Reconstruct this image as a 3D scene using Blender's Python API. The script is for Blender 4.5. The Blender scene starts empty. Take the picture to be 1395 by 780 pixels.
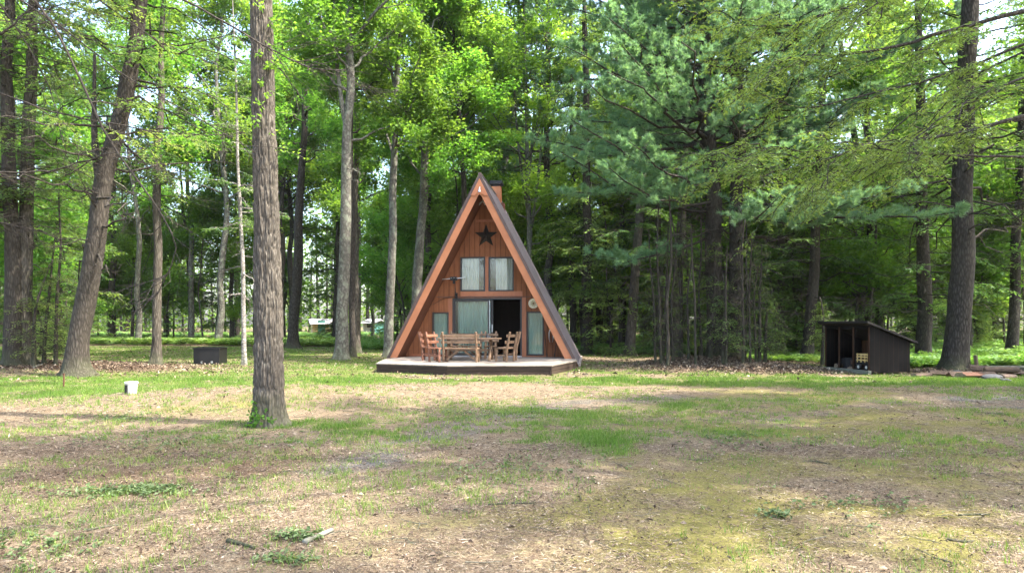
import bpy, math, random
import numpy as np

R = math.radians
F = 930.0            # focal length in photo pixels (24 mm on a 36 mm sensor, 1395 px wide)
CX, HY, EYE = 697.5, 440.0, 1.6

scene = bpy.context.scene
col = scene.collection

# ------------------------------------------------------------------ noise
def _hash(i, j, k, seed):
    n = (i * 374761393 + j * 668265263 + k * 2147483647 + seed * 974634777) & 0xFFFFFFFF
    n = ((n ^ (n >> 13)) * 1274126177) & 0xFFFFFFFF
    n = (n ^ (n >> 16)) & 0xFFFFFFFF
    n = ((n ^ (n >> 15)) * 2246822519) & 0xFFFFFFFF
    return ((n ^ (n >> 13)) & 0xFFFFFF) / float(0xFFFFFF)

def noise3(x, y, z, seed=0):
    x, y, z = np.broadcast_arrays(np.asarray(x, float), np.asarray(y, float), np.asarray(z, float))
    xi, yi, zi = np.floor(x).astype(np.int64), np.floor(y).astype(np.int64), np.floor(z).astype(np.int64)
    u, v, w = x - xi, y - yi, z - zi
    u, v, w = u*u*(3-2*u), v*v*(3-2*v), w*w*(3-2*w)
    r = 0
    for a in (0, 1):
        for b in (0, 1):
            for c in (0, 1):
                r = r + _hash(xi+a, yi+b, zi+c, seed) * (u if a else 1-u) * (v if b else 1-v) * (w if c else 1-w)
    return r

def fbm(x, y, s, octaves=3, seed=0):
    r, a, t = 0.0, 1.0, 0.0
    for o in range(octaves):
        r = r + a * noise3(np.asarray(x)/s + 91.7*o, np.asarray(y)/s - 37.1*o, 0.5, seed+o)
        t += a; a *= 0.5; s *= 0.5
    return r / t

def sstep(a, b, x):
    t = np.clip((np.asarray(x, float) - a) / (b - a), 0, 1)
    return t*t*(3-2*t)

def gauss(x, y, cx, cy, sx, sy):
    return np.exp(-((np.asarray(x)-cx)/sx)**2 - ((np.asarray(y)-cy)/sy)**2)

# ------------------------------------------------------------------ ground shape
def hgt(x, y):
    x = np.asarray(x, float); y = np.asarray(y, float)
    b = 0.10*(fbm(x, y, 7.0, 2, 5)-0.5) + 0.035*(fbm(x, y, 0.9, 2, 8)-0.5)
    flat = 1 - 0.85*np.clip(gauss(x, y, -0.7, 26, 5.5, 7) + gauss(x, y, 12, 22.5, 2.2, 2.2), 0, 1)
    b = b * flat
    b = b + 0.30*gauss(x, y, -5.2, 14.3, 3.0, 1.9) + 0.10*gauss(x, y, -1.6, 17, 2.2, 1.6)
    b = b + 0.30*gauss(x, y, 7.4, 25.6, 2.2, 1.8) + 0.16*gauss(x, y, 8.6, 23.0, 1.5, 0.8)
    b = b + 0.22*gauss(x, y, -17.5, 24.5, 3.6, 3.0)
    b = b + 0.5*(fbm(x, y, 30, 2, 15)-0.5)*sstep(45, 80, y)
    return b

def gpos(px, py, iters=6):
    """ground point seen at photo pixel (px, py)"""
    d = EYE*F/max(py-HY, 4)
    for _ in range(iters):
        x = (px-CX)/F*d
        z = float(hgt(x, d))
        d = (EYE-z)*F/max(py-HY, 4)
    return (px-CX)/F*d, d

def ray_at(px, py, d):
    return ((px-CX)/F*d, d, EYE + (HY-py)/F*d)

# ------------------------------------------------------------------ geometry collector
class Geo:
    def __init__(self):
        self.v = []; self.q = []; self.t = []; self.tint = []; self.n = 0; self.poly = []
    def add(self, verts, quads=None, tris=None, tint=0.5):
        verts = np.asarray(verts, float).reshape(-1, 3)
        m = len(verts)
        if quads is not None and len(quads): self.q.append(np.asarray(quads, np.int64).reshape(-1, 4) + self.n)
        if tris is not None and len(tris): self.t.append(np.asarray(tris, np.int64).reshape(-1, 3) + self.n)
        tt = np.empty(m); tt[:] = tint
        self.tint.append(tt)
        self.v.append(verts); self.n += m
        return self
    def box(self, c, s, rz=0.0, tint=0.5):
        c = np.asarray(c, float); s = np.asarray(s, float)/2
        k = np.array([[x, y, z] for x in (-1, 1) for y in (-1, 1) for z in (-1, 1)], float)*s
        if rz:
            ca, sa = math.cos(rz), math.sin(rz)
            k = np.stack([k[:, 0]*ca-k[:, 1]*sa, k[:, 0]*sa+k[:, 1]*ca, k[:, 2]], 1)
        return self.add(k+c, [[0, 1, 3, 2], [4, 6, 7, 5], [0, 4, 5, 1], [2, 3, 7, 6], [0, 2, 6, 4], [1, 5, 7, 3]], tint=tint)
    def bar(self, p0, p1, w, h, up=(0, 0, 1), tint=0.5):
        """rectangular bar from p0 to p1, w across and h along up"""
        p0 = np.asarray(p0, float); p1 = np.asarray(p1, float)
        a = p1-p0; a /= np.linalg.norm(a)
        u = np.asarray(up, float); u = u-a*np.dot(u, a)
        if np.linalg.norm(u) < 1e-6: u = np.array([1., 0, 0])
        u /= np.linalg.norm(u); b = np.cross(a, u)
        V = [p + b*w/2*sx + u*h/2*sz for p in (p0, p1) for sx, sz in ((-1, -1), (1, -1), (1, 1), (-1, 1))]
        return self.add(V, [[0, 3, 2, 1], [4, 5, 6, 7], [0, 1, 5, 4], [1, 2, 6, 5], [2, 3, 7, 6], [3, 0, 4, 7]], tint=tint)
    def tube(self, P, r, seg=8, tint=0.5, cap=True):
        P = np.asarray(P, float)
        r = np.broadcast_to(np.asarray(r, float), (len(P),))
        self.tubes(P[None], r[None], seg, tint)
        if cap:
            n = len(P)*seg
            for base, idx in ((0, range(seg)), (len(P)-1, range(seg))):
                ring = [self.n - n + base*seg + i for i in idx]
                self.poly.append(ring if base else ring[::-1])
        return self
    def tubes(self, P, Rr, seg=4, tint=0.5):
        """P (B,N,3), Rr (B,N)"""
        P = np.asarray(P, float); B, N, _ = P.shape
        if B == 0: return self
        T = np.gradient(P, axis=1)
        T /= np.linalg.norm(T, axis=2, keepdims=True)+1e-9
        ref = np.where(np.abs(T[..., 2:3]) > 0.9, np.array([1., 0, 0]), np.array([0., 0, 1]))
        if N > 2:
            ref = np.broadcast_to(np.where(np.abs(T[:, :, 2:3]).mean(1, keepdims=True) > 0.8, np.array([1., 0, 0]), np.array([0., 0, 1])), P.shape)
        U = np.cross(ref, T); U /= np.linalg.norm(U, axis=2, keepdims=True)+1e-9
        W = np.cross(T, U)
        a = np.arange(seg)*2*math.pi/seg
        V = P[:, :, None] + np.asarray(Rr)[:, :, None, None]*(U[:, :, None]*np.cos(a)[None, None, :, None] + W[:, :, None]*np.sin(a)[None, None, :, None])
        b = np.arange(B)[:, None, None]*N*seg; i = np.arange(N-1)[None, :, None]*seg; j = np.arange(seg)[None, None, :]
        j2 = (j+1) % seg
        Q = np.stack([b+i+j, b+i+j2, b+i+seg+j2, b+i+seg+j], -1).reshape(-1, 4)
        tt = np.broadcast_to(np.asarray(tint, float).reshape(-1, 1), (B, N*seg)) if np.ndim(tint) else tint
        return self.add(V.reshape(-1, 3), Q, tint=tt.reshape(-1) if np.ndim(tint) else tint)
    def leaves(self, P, A, N, L, W, tint, fold=0.1):
        n = len(P)
        if n == 0: return self
        A = A/(np.linalg.norm(A, axis=1, keepdims=True)+1e-9)
        N = N - A*(N*A).sum(1, keepdims=True); N /= np.linalg.norm(N, axis=1, keepdims=True)+1e-9
        B = np.cross(N, A)
        L = np.broadcast_to(L, (n,))[:, None]; W = np.broadcast_to(W, (n,))[:, None]
        up = N*L*fold
        V = np.stack([P, P+A*L*0.5+B*W*0.5+up, P+A*L, P+A*L*0.5-B*W*0.5+up], 1)
        return self.add(V.reshape(-1, 3), np.arange(4*n).reshape(-1, 4), tint=np.repeat(np.broadcast_to(tint, (n,)), 4))
    def blades(self, P, A, B, L, W, tint):
        n = len(P)
        A = A/(np.linalg.norm(A, axis=1, keepdims=True)+1e-9)
        B = B/(np.linalg.norm(B, axis=1, keepdims=True)+1e-9)
        L = np.broadcast_to(L, (n,))[:, None]; W = np.broadcast_to(W, (n,))[:, None]
        V = np.stack([P-B*W/2, P+B*W/2, P+A*L], 1)
        return self.add(V.reshape(-1, 3), tris=np.arange(3*n).reshape(-1, 3), tint=np.repeat(np.broadcast_to(tint, (n,)), 3))
    def lathe(self, prof, seg=24, c=(0, 0, 0), tint=0.5):
        """prof: list of (r, z) from bottom to top"""
        a = np.arange(seg)*2*math.pi/seg
        V = np.array([[r*math.cos(t)+c[0], r*math.sin(t)+c[1], z+c[2]] for r, z in prof for t in a])
        Q = [[i*seg+j, i*seg+(j+1) % seg, (i+1)*seg+(j+1) % seg, (i+1)*seg+j] for i in range(len(prof)-1) for j in range(seg)]
        return self.add(V, Q, tint=tint)
    def prism(self, pts, ext, tint=0.5):
        """pts: list of 3-D points of a flat polygon, pushed along ext"""
        p = np.asarray(pts, float); n = len(p); e = np.asarray(ext, float)
        base = self.n
        self.add(np.vstack([p, p+e]), [[i, (i+1) % n, n+(i+1) % n, n+i] for i in range(n)], tint=tint)
        self.poly.append([base+i for i in range(n)][::-1]); self.poly.append([base+n+i for i in range(n)])
        return self
    def mesh(self, name, smooth=False):
        me = bpy.data.meshes.new(name)
        V = np.vstack(self.v)
        q = np.vstack(self.q) if self.q else np.zeros((0, 4), np.int64)
        t = np.vstack(self.t) if self.t else np.zeros((0, 3), np.int64)
        lens = [4]*0
        loops = np.concatenate([q.ravel(), t.ravel()] + [np.asarray(p, np.int64) for p in self.poly]) if self.poly else np.concatenate([q.ravel(), t.ravel()])
        tot = np.concatenate([np.full(len(q), 4), np.full(len(t), 3), np.array([len(p) for p in self.poly], np.int64)]).astype(np.int32)
        start = np.concatenate([[0], np.cumsum(tot)[:-1]]).astype(np.int32)
        me.vertices.add(len(V)); me.vertices.foreach_set('co', V.astype(np.float32).ravel())
        me.loops.add(len(loops)); me.loops.foreach_set('vertex_index', loops.astype(np.int32))
        me.polygons.add(len(tot)); me.polygons.foreach_set('loop_start', start); me.polygons.foreach_set('loop_total', tot)
        at = me.attributes.new('tint', 'FLOAT', 'POINT')
        at.data.foreach_set('value', np.concatenate(self.tint).astype(np.float32))
        me.polygons.foreach_set('use_smooth', np.full(len(tot), bool(smooth)))
        me.update(calc_edges=True)
        return me
    def build(self, name, mat, parent=None, smooth=False, bevel=0.0):
        o = bpy.data.objects.new(name, self.mesh(name, smooth))
        o.data.materials.append(mat); col.objects.link(o)
        if parent is not None: o.parent = parent
        if bevel:
            m = o.modifiers.new('bevel', 'BEVEL'); m.width = bevel; m.segments = 2; m.limit_method = 'ANGLE'
        return o

def tag(o, label=None, cat=None, group=None, kind=None):
    if label: o['label'] = label
    if cat: o['category'] = cat
    if group: o['group'] = group
    if kind: o['kind'] = kind
    return o

def thing(name, label, cat, loc=(0, 0, 0), rz=0.0, group=None):
    o = bpy.data.objects.new(name, None); col.objects.link(o)
    o.empty_display_size = 0.2
    o.location = loc; o.rotation_euler = (0, 0, rz)
    return tag(o, label, cat, group)

def copy_tree(o, parent=None):
    c = o.copy(); col.objects.link(c)
    if parent is not None: c.parent = parent
    for ch in [k for k in o.children]:
        copy_tree(ch, c)
    return c

# ------------------------------------------------------------------ materials
class NT:
    def __init__(self, name):
        self.m = bpy.data.materials.new(name); self.m.use_nodes = True
        self.t = self.m.node_tree; self.t.nodes.clear()
        self.out = self.n('ShaderNodeOutputMaterial')
    def n(self, typ, **kw):
        nd = self.t.nodes.new(typ)
        for k, v in kw.items(): setattr(nd, k, v)
        return nd
    def l(self, a, b): self.t.links.new(a, b)
    def ramp(self, fac, stops, interp='LINEAR'):
        r = self.n('ShaderNodeValToRGB'); r.color_ramp.interpolation = interp
        e = r.color_ramp.elements
        while len(e) > 1: e.remove(e[-1])
        e[0].position = stops[0][0]; e[0].color = (*stops[0][1], 1)
        for p, c in stops[1:]:
            k = e.new(p); k.color = (*c, 1)
        if fac is not None: self.l(fac, r.inputs[0])
        return r.outputs[0]
    def noise(self, scale, detail=3, vec=None, rough=0.55, dist=0.0):
        nd = self.n('ShaderNodeTexNoise'); nd.inputs['Scale'].default_value = scale; nd.inputs['Detail'].default_value = detail
        nd.inputs['Roughness'].default_value = rough; nd.inputs['Distortion'].default_value = dist
        if vec is not None: self.l(vec, nd.inputs['Vector'])
        return nd.outputs['Fac']
    def coord(self, scale=(1, 1, 1), which='Object'):
        tc = self.n('ShaderNodeTexCoord'); mp = self.n('ShaderNodeMapping'); mp.inputs['Scale'].default_value = scale
        self.l(tc.outputs[which], mp.inputs['Vector']); return mp.outputs[0]
    def math(self, op, a, b=None, clamp=False):
        nd = self.n('ShaderNodeMath', operation=op); nd.use_clamp = clamp
        for i, s in enumerate((a, b)):
            if s is None: continue
            if isinstance(s, (int, float)): nd.inputs[i].default_value = s
            else: self.l(s, nd.inputs[i])
        return nd.outputs[0]
    def mix(self, fac, a, b, mode='MIX'):
        nd = self.n('ShaderNodeMix', data_type='RGBA', blend_type=mode)
        for s, i in ((fac, 0), (a, 6), (b, 7)):
            if isinstance(s, (int, float)): nd.inputs[i].default_value = s
            elif isinstance(s, tuple): nd.inputs[i].default_value = (*s, 1)
            else: self.l(s, nd.inputs[i])
        return nd.outputs[2]
    def attr(self, name):
        a = self.n('ShaderNodeAttribute'); a.attribute_name = name; return a.outputs['Fac']
    def bump(self, h, strength=0.5, dist=0.02, normal=None):
        b = self.n('ShaderNodeBump'); b.inputs['Strength'].default_value = strength; b.inputs['Distance'].default_value = dist
        self.l(h, b.inputs['Height'])
        if normal is not None: self.l(normal, b.inputs['Normal'])
        return b.outputs[0]
    def principled(self, color, rough=0.8, spec=0.3, normal=None, metal=0.0):
        p = self.n('ShaderNodeBsdfPrincipled')
        if isinstance(color, tuple): p.inputs['Base Color'].default_value = (*color, 1)
        else: self.l(color, p.inputs['Base Color'])
        if isinstance(rough, (int, float)): p.inputs['Roughness'].default_value = rough
        else: self.l(rough, p.inputs['Roughness'])
        p.inputs['Specular IOR Level'].default_value = spec; p.inputs['Metallic'].default_value = metal
        if normal is not None: self.l(normal, p.inputs['Normal'])
        return p.outputs[0]
    def done(self, sh): self.l(sh, self.out.inputs['Surface']); return self.m

def mat_leaf(name, stops, trans_gain=1.5, trans=0.4, spec=0.25, rough=0.5, var=0.35, hue=0.03):
    k = NT(name)
    c = k.ramp(k.attr('tint'), stops)
    oi = k.n('ShaderNodeObjectInfo').outputs['Random']
    h = k.n('ShaderNodeHueSaturation')
    k.l(c, h.inputs['Color'])
    k.l(k.math('ADD', k.math('MULTIPLY', oi, var), 1-var*0.5), h.inputs['Value'])
    o2 = k.math('FRACT', k.math('MULTIPLY', oi, 7.31))
    k.l(k.math('ADD', k.math('MULTIPLY', o2, hue), 0.5-hue*0.5), h.inputs['Hue'])
    cc = h.outputs[0]
    p = k.principled(cc, rough, spec)
    t = k.n('ShaderNodeBsdfTranslucent')
    k.l(k.mix(1.0, cc, (trans_gain*1.05, trans_gain, trans_gain*0.5), 'MULTIPLY'), t.inputs['Color'])
    m = k.n('ShaderNodeMixShader'); m.inputs[0].default_value = trans
    k.l(p, m.inputs[1]); k.l(t.outputs[0], m.inputs[2])
    return k.done(m.outputs[0])

def mat_bark(name, dark, mid, light, sx=14, sz=2.2, bump=0.8, lichen=0.0, dist=0.03):
    k = NT(name)
    co = k.coord((sx, sx, sz))
    n1 = k.noise(1.0, 5, co, 0.65, 0.6)
    v = k.n('ShaderNodeTexVoronoi', feature='DISTANCE_TO_EDGE'); v.inputs['Scale'].default_value = 1.1
    k.l(co, v.inputs['Vector'])
    h = k.math('ADD', k.math('MULTIPLY', n1, 0.7), k.math('MULTIPLY', k.math('MINIMUM', v.outputs['Distance'], 0.35), 1.2))
    c = k.ramp(h, [(0.25, dark), (0.5, mid), (0.85, light)])
    big = k.noise(1.2, 3, k.coord((1, 1, 0.5)))
    c = k.mix(k.ramp(big, [(0.35, (0, 0, 0)), (0.7, (1, 1, 1))]), c, k.mix(0.5, c, mid))
    if lichen:
        ln = k.noise(5, 4, k.coord((1, 1, 0.7)))
        c = k.mix(k.math('MULTIPLY', k.ramp(ln, [(0.5, (0, 0, 0)), (0.62, (1, 1, 1))]), lichen), c, (0.20, 0.22, 0.16))
    # green algae towards the foot of the trunk
    tc = k.n('ShaderNodeTexCoord'); sp = k.n('ShaderNodeSeparateXYZ'); k.l(tc.outputs['Object'], sp.inputs[0])
    foot = k.ramp(k.math('ADD', k.math('MULTIPLY', sp.outputs[2], 0.7), k.math('MULTIPLY', k.noise(3, 3, k.coord()), 0.8)), [(0.35, (1, 1, 1)), (0.8, (0, 0, 0))])
    c = k.mix(k.math('MULTIPLY', foot, 0.45), c, (0.06, 0.075, 0.03))
    return k.done(k.principled(c, 0.9, 0.2, k.bump(h, bump, dist)))

def mat_wood(name, c0, c1, rough=0.7, scale=(3, 3, 30), bump=0.2, spec=0.3, var=0.3):
    k = NT(name)
    n = k.noise(1.0, 4, k.coord(scale), 0.6, 0.4)
    c = k.ramp(n, [(0.3, c0), (0.7, c1)])
    oi = k.n('ShaderNodeObjectInfo').outputs['Random']
    h = k.n('ShaderNodeHueSaturation'); k.l(c, h.inputs['Color'])
    k.l(k.math('ADD', k.math('ADD', k.math('MULTIPLY', oi, var*0.5), k.math('MULTIPLY', k.attr('tint'), var)), 1-var*0.75), h.inputs['Value'])
    return k.done(k.principled(h.outputs[0], rough, spec, k.bump(n, bump, 0.01)))

def mat_plain(name, c, rough=0.5, spec=0.4, metal=0.0, var=0.25, scale=6):
    k = NT(name)
    n = k.noise(scale, 4, k.coord())
    cc = k.mix(k.ramp(n, [(0.3, (0, 0, 0)), (0.75, (1, 1, 1))]), tuple(x*(1-var) for x in c), tuple(min(1, x*(1+var)) for x in c))
    return k.done(k.principled(cc, k.math('ADD', k.math('MULTIPLY', n, 0.2), rough-0.1), spec, k.bump(n, 0.08, 0.01), metal))

M = {}
M['leaf'] = mat_leaf('broad leaf', [(0.0, (0.040, 0.090, 0.014)), (0.5, (0.076, 0.165, 0.028)), (1.0, (0.142, 0.245, 0.042))], 2.1, 0.5, 0.2)
M['hemlock'] = mat_leaf('hemlock needle', [(0.0, (0.042, 0.092, 0.034)), (0.5, (0.085, 0.158, 0.052)), (1.0, (0.150, 0.225, 0.060))], 1.9, 0.45, 0.3)
M['pine'] = mat_leaf('pine needle', [(0.0, (0.062, 0.135, 0.085)), (0.5, (0.105, 0.205, 0.130)), (1.0, (0.16, 0.27, 0.16))], 1.7, 0.45, 0.35)
M['fern'] = mat_leaf('fern frond', [(0.0, (0.06, 0.14, 0.025)), (0.5, (0.13, 0.25, 0.05)), (1.0, (0.25, 0.36, 0.12))], 1.5, 0.4, 0.3)
M['grass'] = mat_leaf('grass blade', [(0.0, (0.050, 0.105, 0.014)), (0.5, (0.100, 0.175, 0.026)), (0.85, (0.18, 0.24, 0.05)), (1.0, (0.34, 0.30, 0.14))], 1.3, 0.35, 0.25)
M['weed'] = mat_leaf('weed leaf', [(0.0, (0.05, 0.085, 0.024)), (1.0, (0.15, 0.20, 0.085))], 1.3, 0.3, 0.3)
M['bark_oak'] = mat_bark('furrowed bark', (0.020, 0.017, 0.013), (0.062, 0.053, 0.041), (0.14, 0.124, 0.102), 16, 2.6, 0.9)
M['bark_main'] = mat_bark('coarse furrowed bark', (0.038, 0.032, 0.025), (0.074, 0.063, 0.049), (0.145, 0.128, 0.104), 30, 7.0, 0.5, 0.0, 0.008)
M['bark_grey'] = mat_bark('smooth grey bark', (0.042, 0.039, 0.032), (0.085, 0.079, 0.065), (0.155, 0.147, 0.126), 7, 5, 0.3, 0.5)
M['bark_dark'] = mat_bark('dark conifer bark', (0.014, 0.0115, 0.009), (0.037, 0.031, 0.0245), (0.082, 0.070, 0.057), 14, 3.5, 0.8)
M['bark_birch'] = mat_bark('pale birch bark', (0.06, 0.052, 0.045), (0.20, 0.185, 0.165), (0.34, 0.32, 0.29), 5, 9, 0.3)
M['twig'] = mat_bark('bare twig bark', (0.05, 0.04, 0.032), (0.10, 0.083, 0.07), (0.20, 0.175, 0.15), 20, 20, 0.2)

# litter flakes
k = NT('dead leaf')
c = k.ramp(k.attr('tint'), [(0.0, (0.025, 0.017, 0.012)), (0.25, (0.070, 0.045, 0.029)), (0.5, (0.15, 0.106, 0.069)), (0.75, (0.28, 0.225, 0.158)), (1.0, (0.50, 0.44, 0.36))])
M['litter'] = k.done(k.principled(c, 0.75, 0.3))
M['chip'] = mat_wood('bark chip', (0.030, 0.020, 0.014), (0.095, 0.062, 0.042), 0.85, (12, 12, 12), 0.5)

def mat_ground():
    k = NT('forest ground')
    co = k.coord()
    fine = k.noise(38, 5, co, 0.7); mid = k.noise(9, 5, co, 0.65); big = k.noise(1.3, 4, co, 0.6); vfine = k.noise(120, 3, co, 0.6)
    spk = k.math('ADD', k.math('MULTIPLY', fine, 0.6), k.math('MULTIPLY', vfine, 0.4))
    lit = k.ramp(spk, [(0.30, (0.05, 0.037, 0.025)), (0.44, (0.145, 0.110, 0.074)), (0.55, (0.265, 0.213, 0.150)), (0.70, (0.47, 0.41, 0.32))])
    lit = k.mix(k.ramp(mid, [(0.38, (0, 0, 0)), (0.65, (1, 1, 1))]), k.mix(1.0, lit, (0.72, 0.66, 0.62), 'MULTIPLY'), lit)
    duff_shade = k.ramp(spk, [(0.32, (0.022, 0.013, 0.009)), (0.5, (0.085, 0.048, 0.030)), (0.72, (0.19, 0.125, 0.085))])
    gra = k.ramp(spk, [(0.3, (0.042, 0.056, 0.016)), (0.5, (0.105, 0.125, 0.034)), (0.72, (0.22, 0.205, 0.08))])
    mos = k.ramp(spk, [(0.28, (0.065, 0.062, 0.016)), (0.5, (0.160, 0.148, 0.040)), (0.75, (0.30, 0.265, 0.095))])
    grv = k.ramp(spk, [(0.34, (0.035, 0.033, 0.033)), (0.5, (0.105, 0.100, 0.098)), (0.68, (0.30, 0.29, 0.28))])
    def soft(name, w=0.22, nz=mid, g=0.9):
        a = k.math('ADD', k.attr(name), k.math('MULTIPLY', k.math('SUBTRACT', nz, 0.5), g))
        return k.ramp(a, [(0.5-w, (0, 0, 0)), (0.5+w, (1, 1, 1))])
    c = k.mix(soft('duff_shade'), lit, duff_shade)
    c = k.mix(soft('gravel', 0.25), c, grv)
    c = k.mix(k.math('MULTIPLY', soft('moss', 0.30, k.math('ADD', k.math('MULTIPLY', mid, 0.5), k.math('MULTIPLY', fine, 0.5)), 1.9), 0.9), c, mos)
    c = k.mix(soft('grass', 0.35, k.math('ADD', k.math('MULTIPLY', mid, 0.5), k.math('MULTIPLY', fine, 0.5)), 1.4), c, gra)
    c = k.mix(1.0, c, (0.77, 0.77, 0.73), 'MULTIPLY')
    h = k.math('ADD', k.math('MULTIPLY', mid, 0.8), k.math('MULTIPLY', spk, 0.5))
    return k.done(k.principled(c, 0.95, 0.12, k.bump(h, 0.9, 0.05)))
M['ground'] = mat_ground()

# ------------------------------------------------------------------ ground sheet
def seg_dist(x, y, pts):
    d = np.full(np.shape(x), 1e9)
    for (ax, ay), (bx, by) in zip(pts[:-1], pts[1:]):
        vx, vy = bx-ax, by-ay
        t = np.clip(((x-ax)*vx+(y-ay)*vy)/(vx*vx+vy*vy), 0, 1)
        d = np.minimum(d, np.hypot(x-ax-t*vx, y-ay-t*vy))
    return d

TRACK = [gpos(*p) for p in ((330, 760), (430, 668), (540, 615), (640, 578), (770, 551), (930, 541), (1130, 546), (1395, 553))]
TRACK2 = [gpos(*p) for p in ((1020, 575), (1180, 548), (1395, 541))]
def masks(x, y):
    x = np.asarray(x, float); y = np.asarray(y, float)
    n1 = fbm(x, y, 2.6, 3, 21); n2 = fbm(x, y, 1.1, 3, 33); n3 = fbm(x, y, 5, 3, 44)
    # mown lawn on the left, behind the rise
    edge = np.interp(x, [-40, -12, -8, -5, -2.5, 0.5, 6, 14, 40], [12.0, 13.6, 15.4, 16.6, 17.6, 17.5, 17.2, 16.6, 16.6])
    lawn = sstep(-0.6, 0.9, y-edge + (n1-0.5)*2.2)
    far = np.interp(x, [-60, -34, -10, -4.5, 4, 20, 60], [42, 48, 46, 33, 28, 24.5, 24.5])
    lawn = lawn*(1-sstep(-1.0, 1.5, y-far+(n1-0.5)*3))
    lawn = np.where(x > -3.5, lawn*(0.15+0.95*sstep(.38, .6, n2*.5+n1*.5)), lawn*(0.62+0.5*n2))
    n5 = fbm(x, y, 0.45, 3, 66)
    patch = gauss(x, y, 1.1, 10.6, 2.6, 3.2)*0.85*sstep(0.42, 0.62, n2*0.35+n1*0.25+n5*0.4) + 0.75*gauss(x, y, 4.6, 13.2, 3.6, 1.6)*sstep(0.4, 0.6, n2)
    patch = patch + 0.45*sstep(0.60, 0.70, n2)*sstep(6.5, 9, y)*sstep(0.4, 0.6, n3) + 0.5*gauss(x, y, -3.5, 6.3, 1.0, 0.7)*sstep(.5, .6, n2)
    patch = patch + 0.5*gauss(x, y, -2.6, 9.6, 3.0, 1.5)*sstep(0.52, 0.62, n2)
    lawn = lawn*(0.45+0.6*sstep(0.36, 0.58, n5*0.5+n2*0.5))
    grass = np.maximum(lawn, np.clip(patch, 0, 1))
    # dry litter piles under the pines and by the leaning tree
    duff_shade = gauss(x, y, 7.5, 25.2, 2.2, 2.2) + gauss(x, y, 8.7, 22.9, 1.8, 1.0) + gauss(x, y, -17.0, 24.5, 5.5, 2.6)*1.1 + gauss(x, y, 16.5, 22.8, 4.0, 1.4)*0.8
    duff_shade = duff_shade + gauss(x, y, 4.2, 23, 2.0, 2.4)*0.25
    woods = sstep(-1.5, 3.0, y-np.interp(x, [-60, -34, -10, -6, 3, 5, 60], [40, 53, 52, 38, 33, 30, 29]))
    woods = np.maximum(woods, sstep(0, 4, np.abs(x)-(0.62*y+9)))
    duff_shade = np.clip(np.maximum(duff_shade, woods*(0.5+0.6*n1)) + 0.62*gauss(x, y, -3.4, 7.3, 3.2, 1.6)*sstep(.34, .6, n2*.5+n5*.5) + 0.5*gauss(x, y, 3.4, 5.4, 1.6, 0.9)*sstep(.4, .6, n5), 0, 1)  # left foreground patch of dark litter paints in the crown shade there
    grass = grass*(1-np.clip(duff_shade*1.35, 0, 1)) + woods*0.75*sstep(0.40, 0.6, n1)
    d = np.minimum(seg_dist(x, y, TRACK) + (n2-0.5)*1.2, seg_dist(x, y, TRACK2) + (n2-0.5)*1.2)
    gravel = (1-sstep(0.1, 1.2, d))*(0.35+0.65*sstep(0.36, 0.58, n2))*0.85
    moss = sstep(0.42, 0.56, n1*0.55+n2*0.45)*sstep(-2.5, 1.5, x-0.3*(y-6))*(1-sstep(15, 18, y))*0.85
    moss = np.maximum(moss, gauss(x, y, 1.1, 5.2, 1.5, 0.9)*sstep(0.3, 0.52, n2))
    moss = np.maximum(moss, 0.8*gauss(x, y, -5.5, 13.0, 3.2, 1.6)*sstep(0.42, 0.58, n2))
    moss = np.maximum(moss, 0.6*gauss(x, y, -4.5, 8.6, 3.5, 1.2)*sstep(0.45, 0.6, n2))
    moss = np.clip(moss*(1-grass*0.6)*(0.45+0.55*sstep(0.35, 0.6, fbm(x, y, 0.5, 2, 87))), 0, 0.85)
    gravel = gravel*(1-0.5*grass)*(0.35+0.65*sstep(5.5, 8.0, y))
    return dict(grass=np.clip(grass, 0, 1), duff_shade=duff_shade, gravel=np.clip(gravel, 0, 1), moss=moss)

def axis(parts):
    out = []
    for a, b, s in parts: out += list(np.arange(a, b, s))
    return np.array(out + [parts[-1][1]])
gx = axis([(-250, -100, 25), (-100, -40, 4), (-40, -16, 0.8), (-16, 14, 0.13), (14, 40, 0.8), (40, 100, 4), (100, 250, 25)])
gy = axis([(-60, 0, 5), (0, 3, 0.5), (3, 13, 0.09), (13, 30, 0.16), (30, 60, 0.8), (60, 140, 3), (140, 300, 20)])
GX, GY = np.meshgrid(gx, gy)
nx, ny = len(gx), len(gy)
g = Geo()
ii, jj = np.meshgrid(np.arange(nx-1), np.arange(ny-1))
b0 = (jj*nx+ii).ravel()
g.add(np.stack([GX, GY, hgt(GX, GY)], -1).reshape(-1, 3), np.stack([b0, b0+1, b0+nx+1, b0+nx], 1))
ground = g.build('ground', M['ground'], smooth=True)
tag(ground, kind='structure')
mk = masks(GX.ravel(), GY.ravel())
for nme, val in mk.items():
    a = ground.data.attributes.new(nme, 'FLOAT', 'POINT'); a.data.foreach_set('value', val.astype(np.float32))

# ------------------------------------------------------------------ tree generators
def unit(v): return v/(np.linalg.norm(v, axis=-1, keepdims=True)+1e-9)

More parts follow.
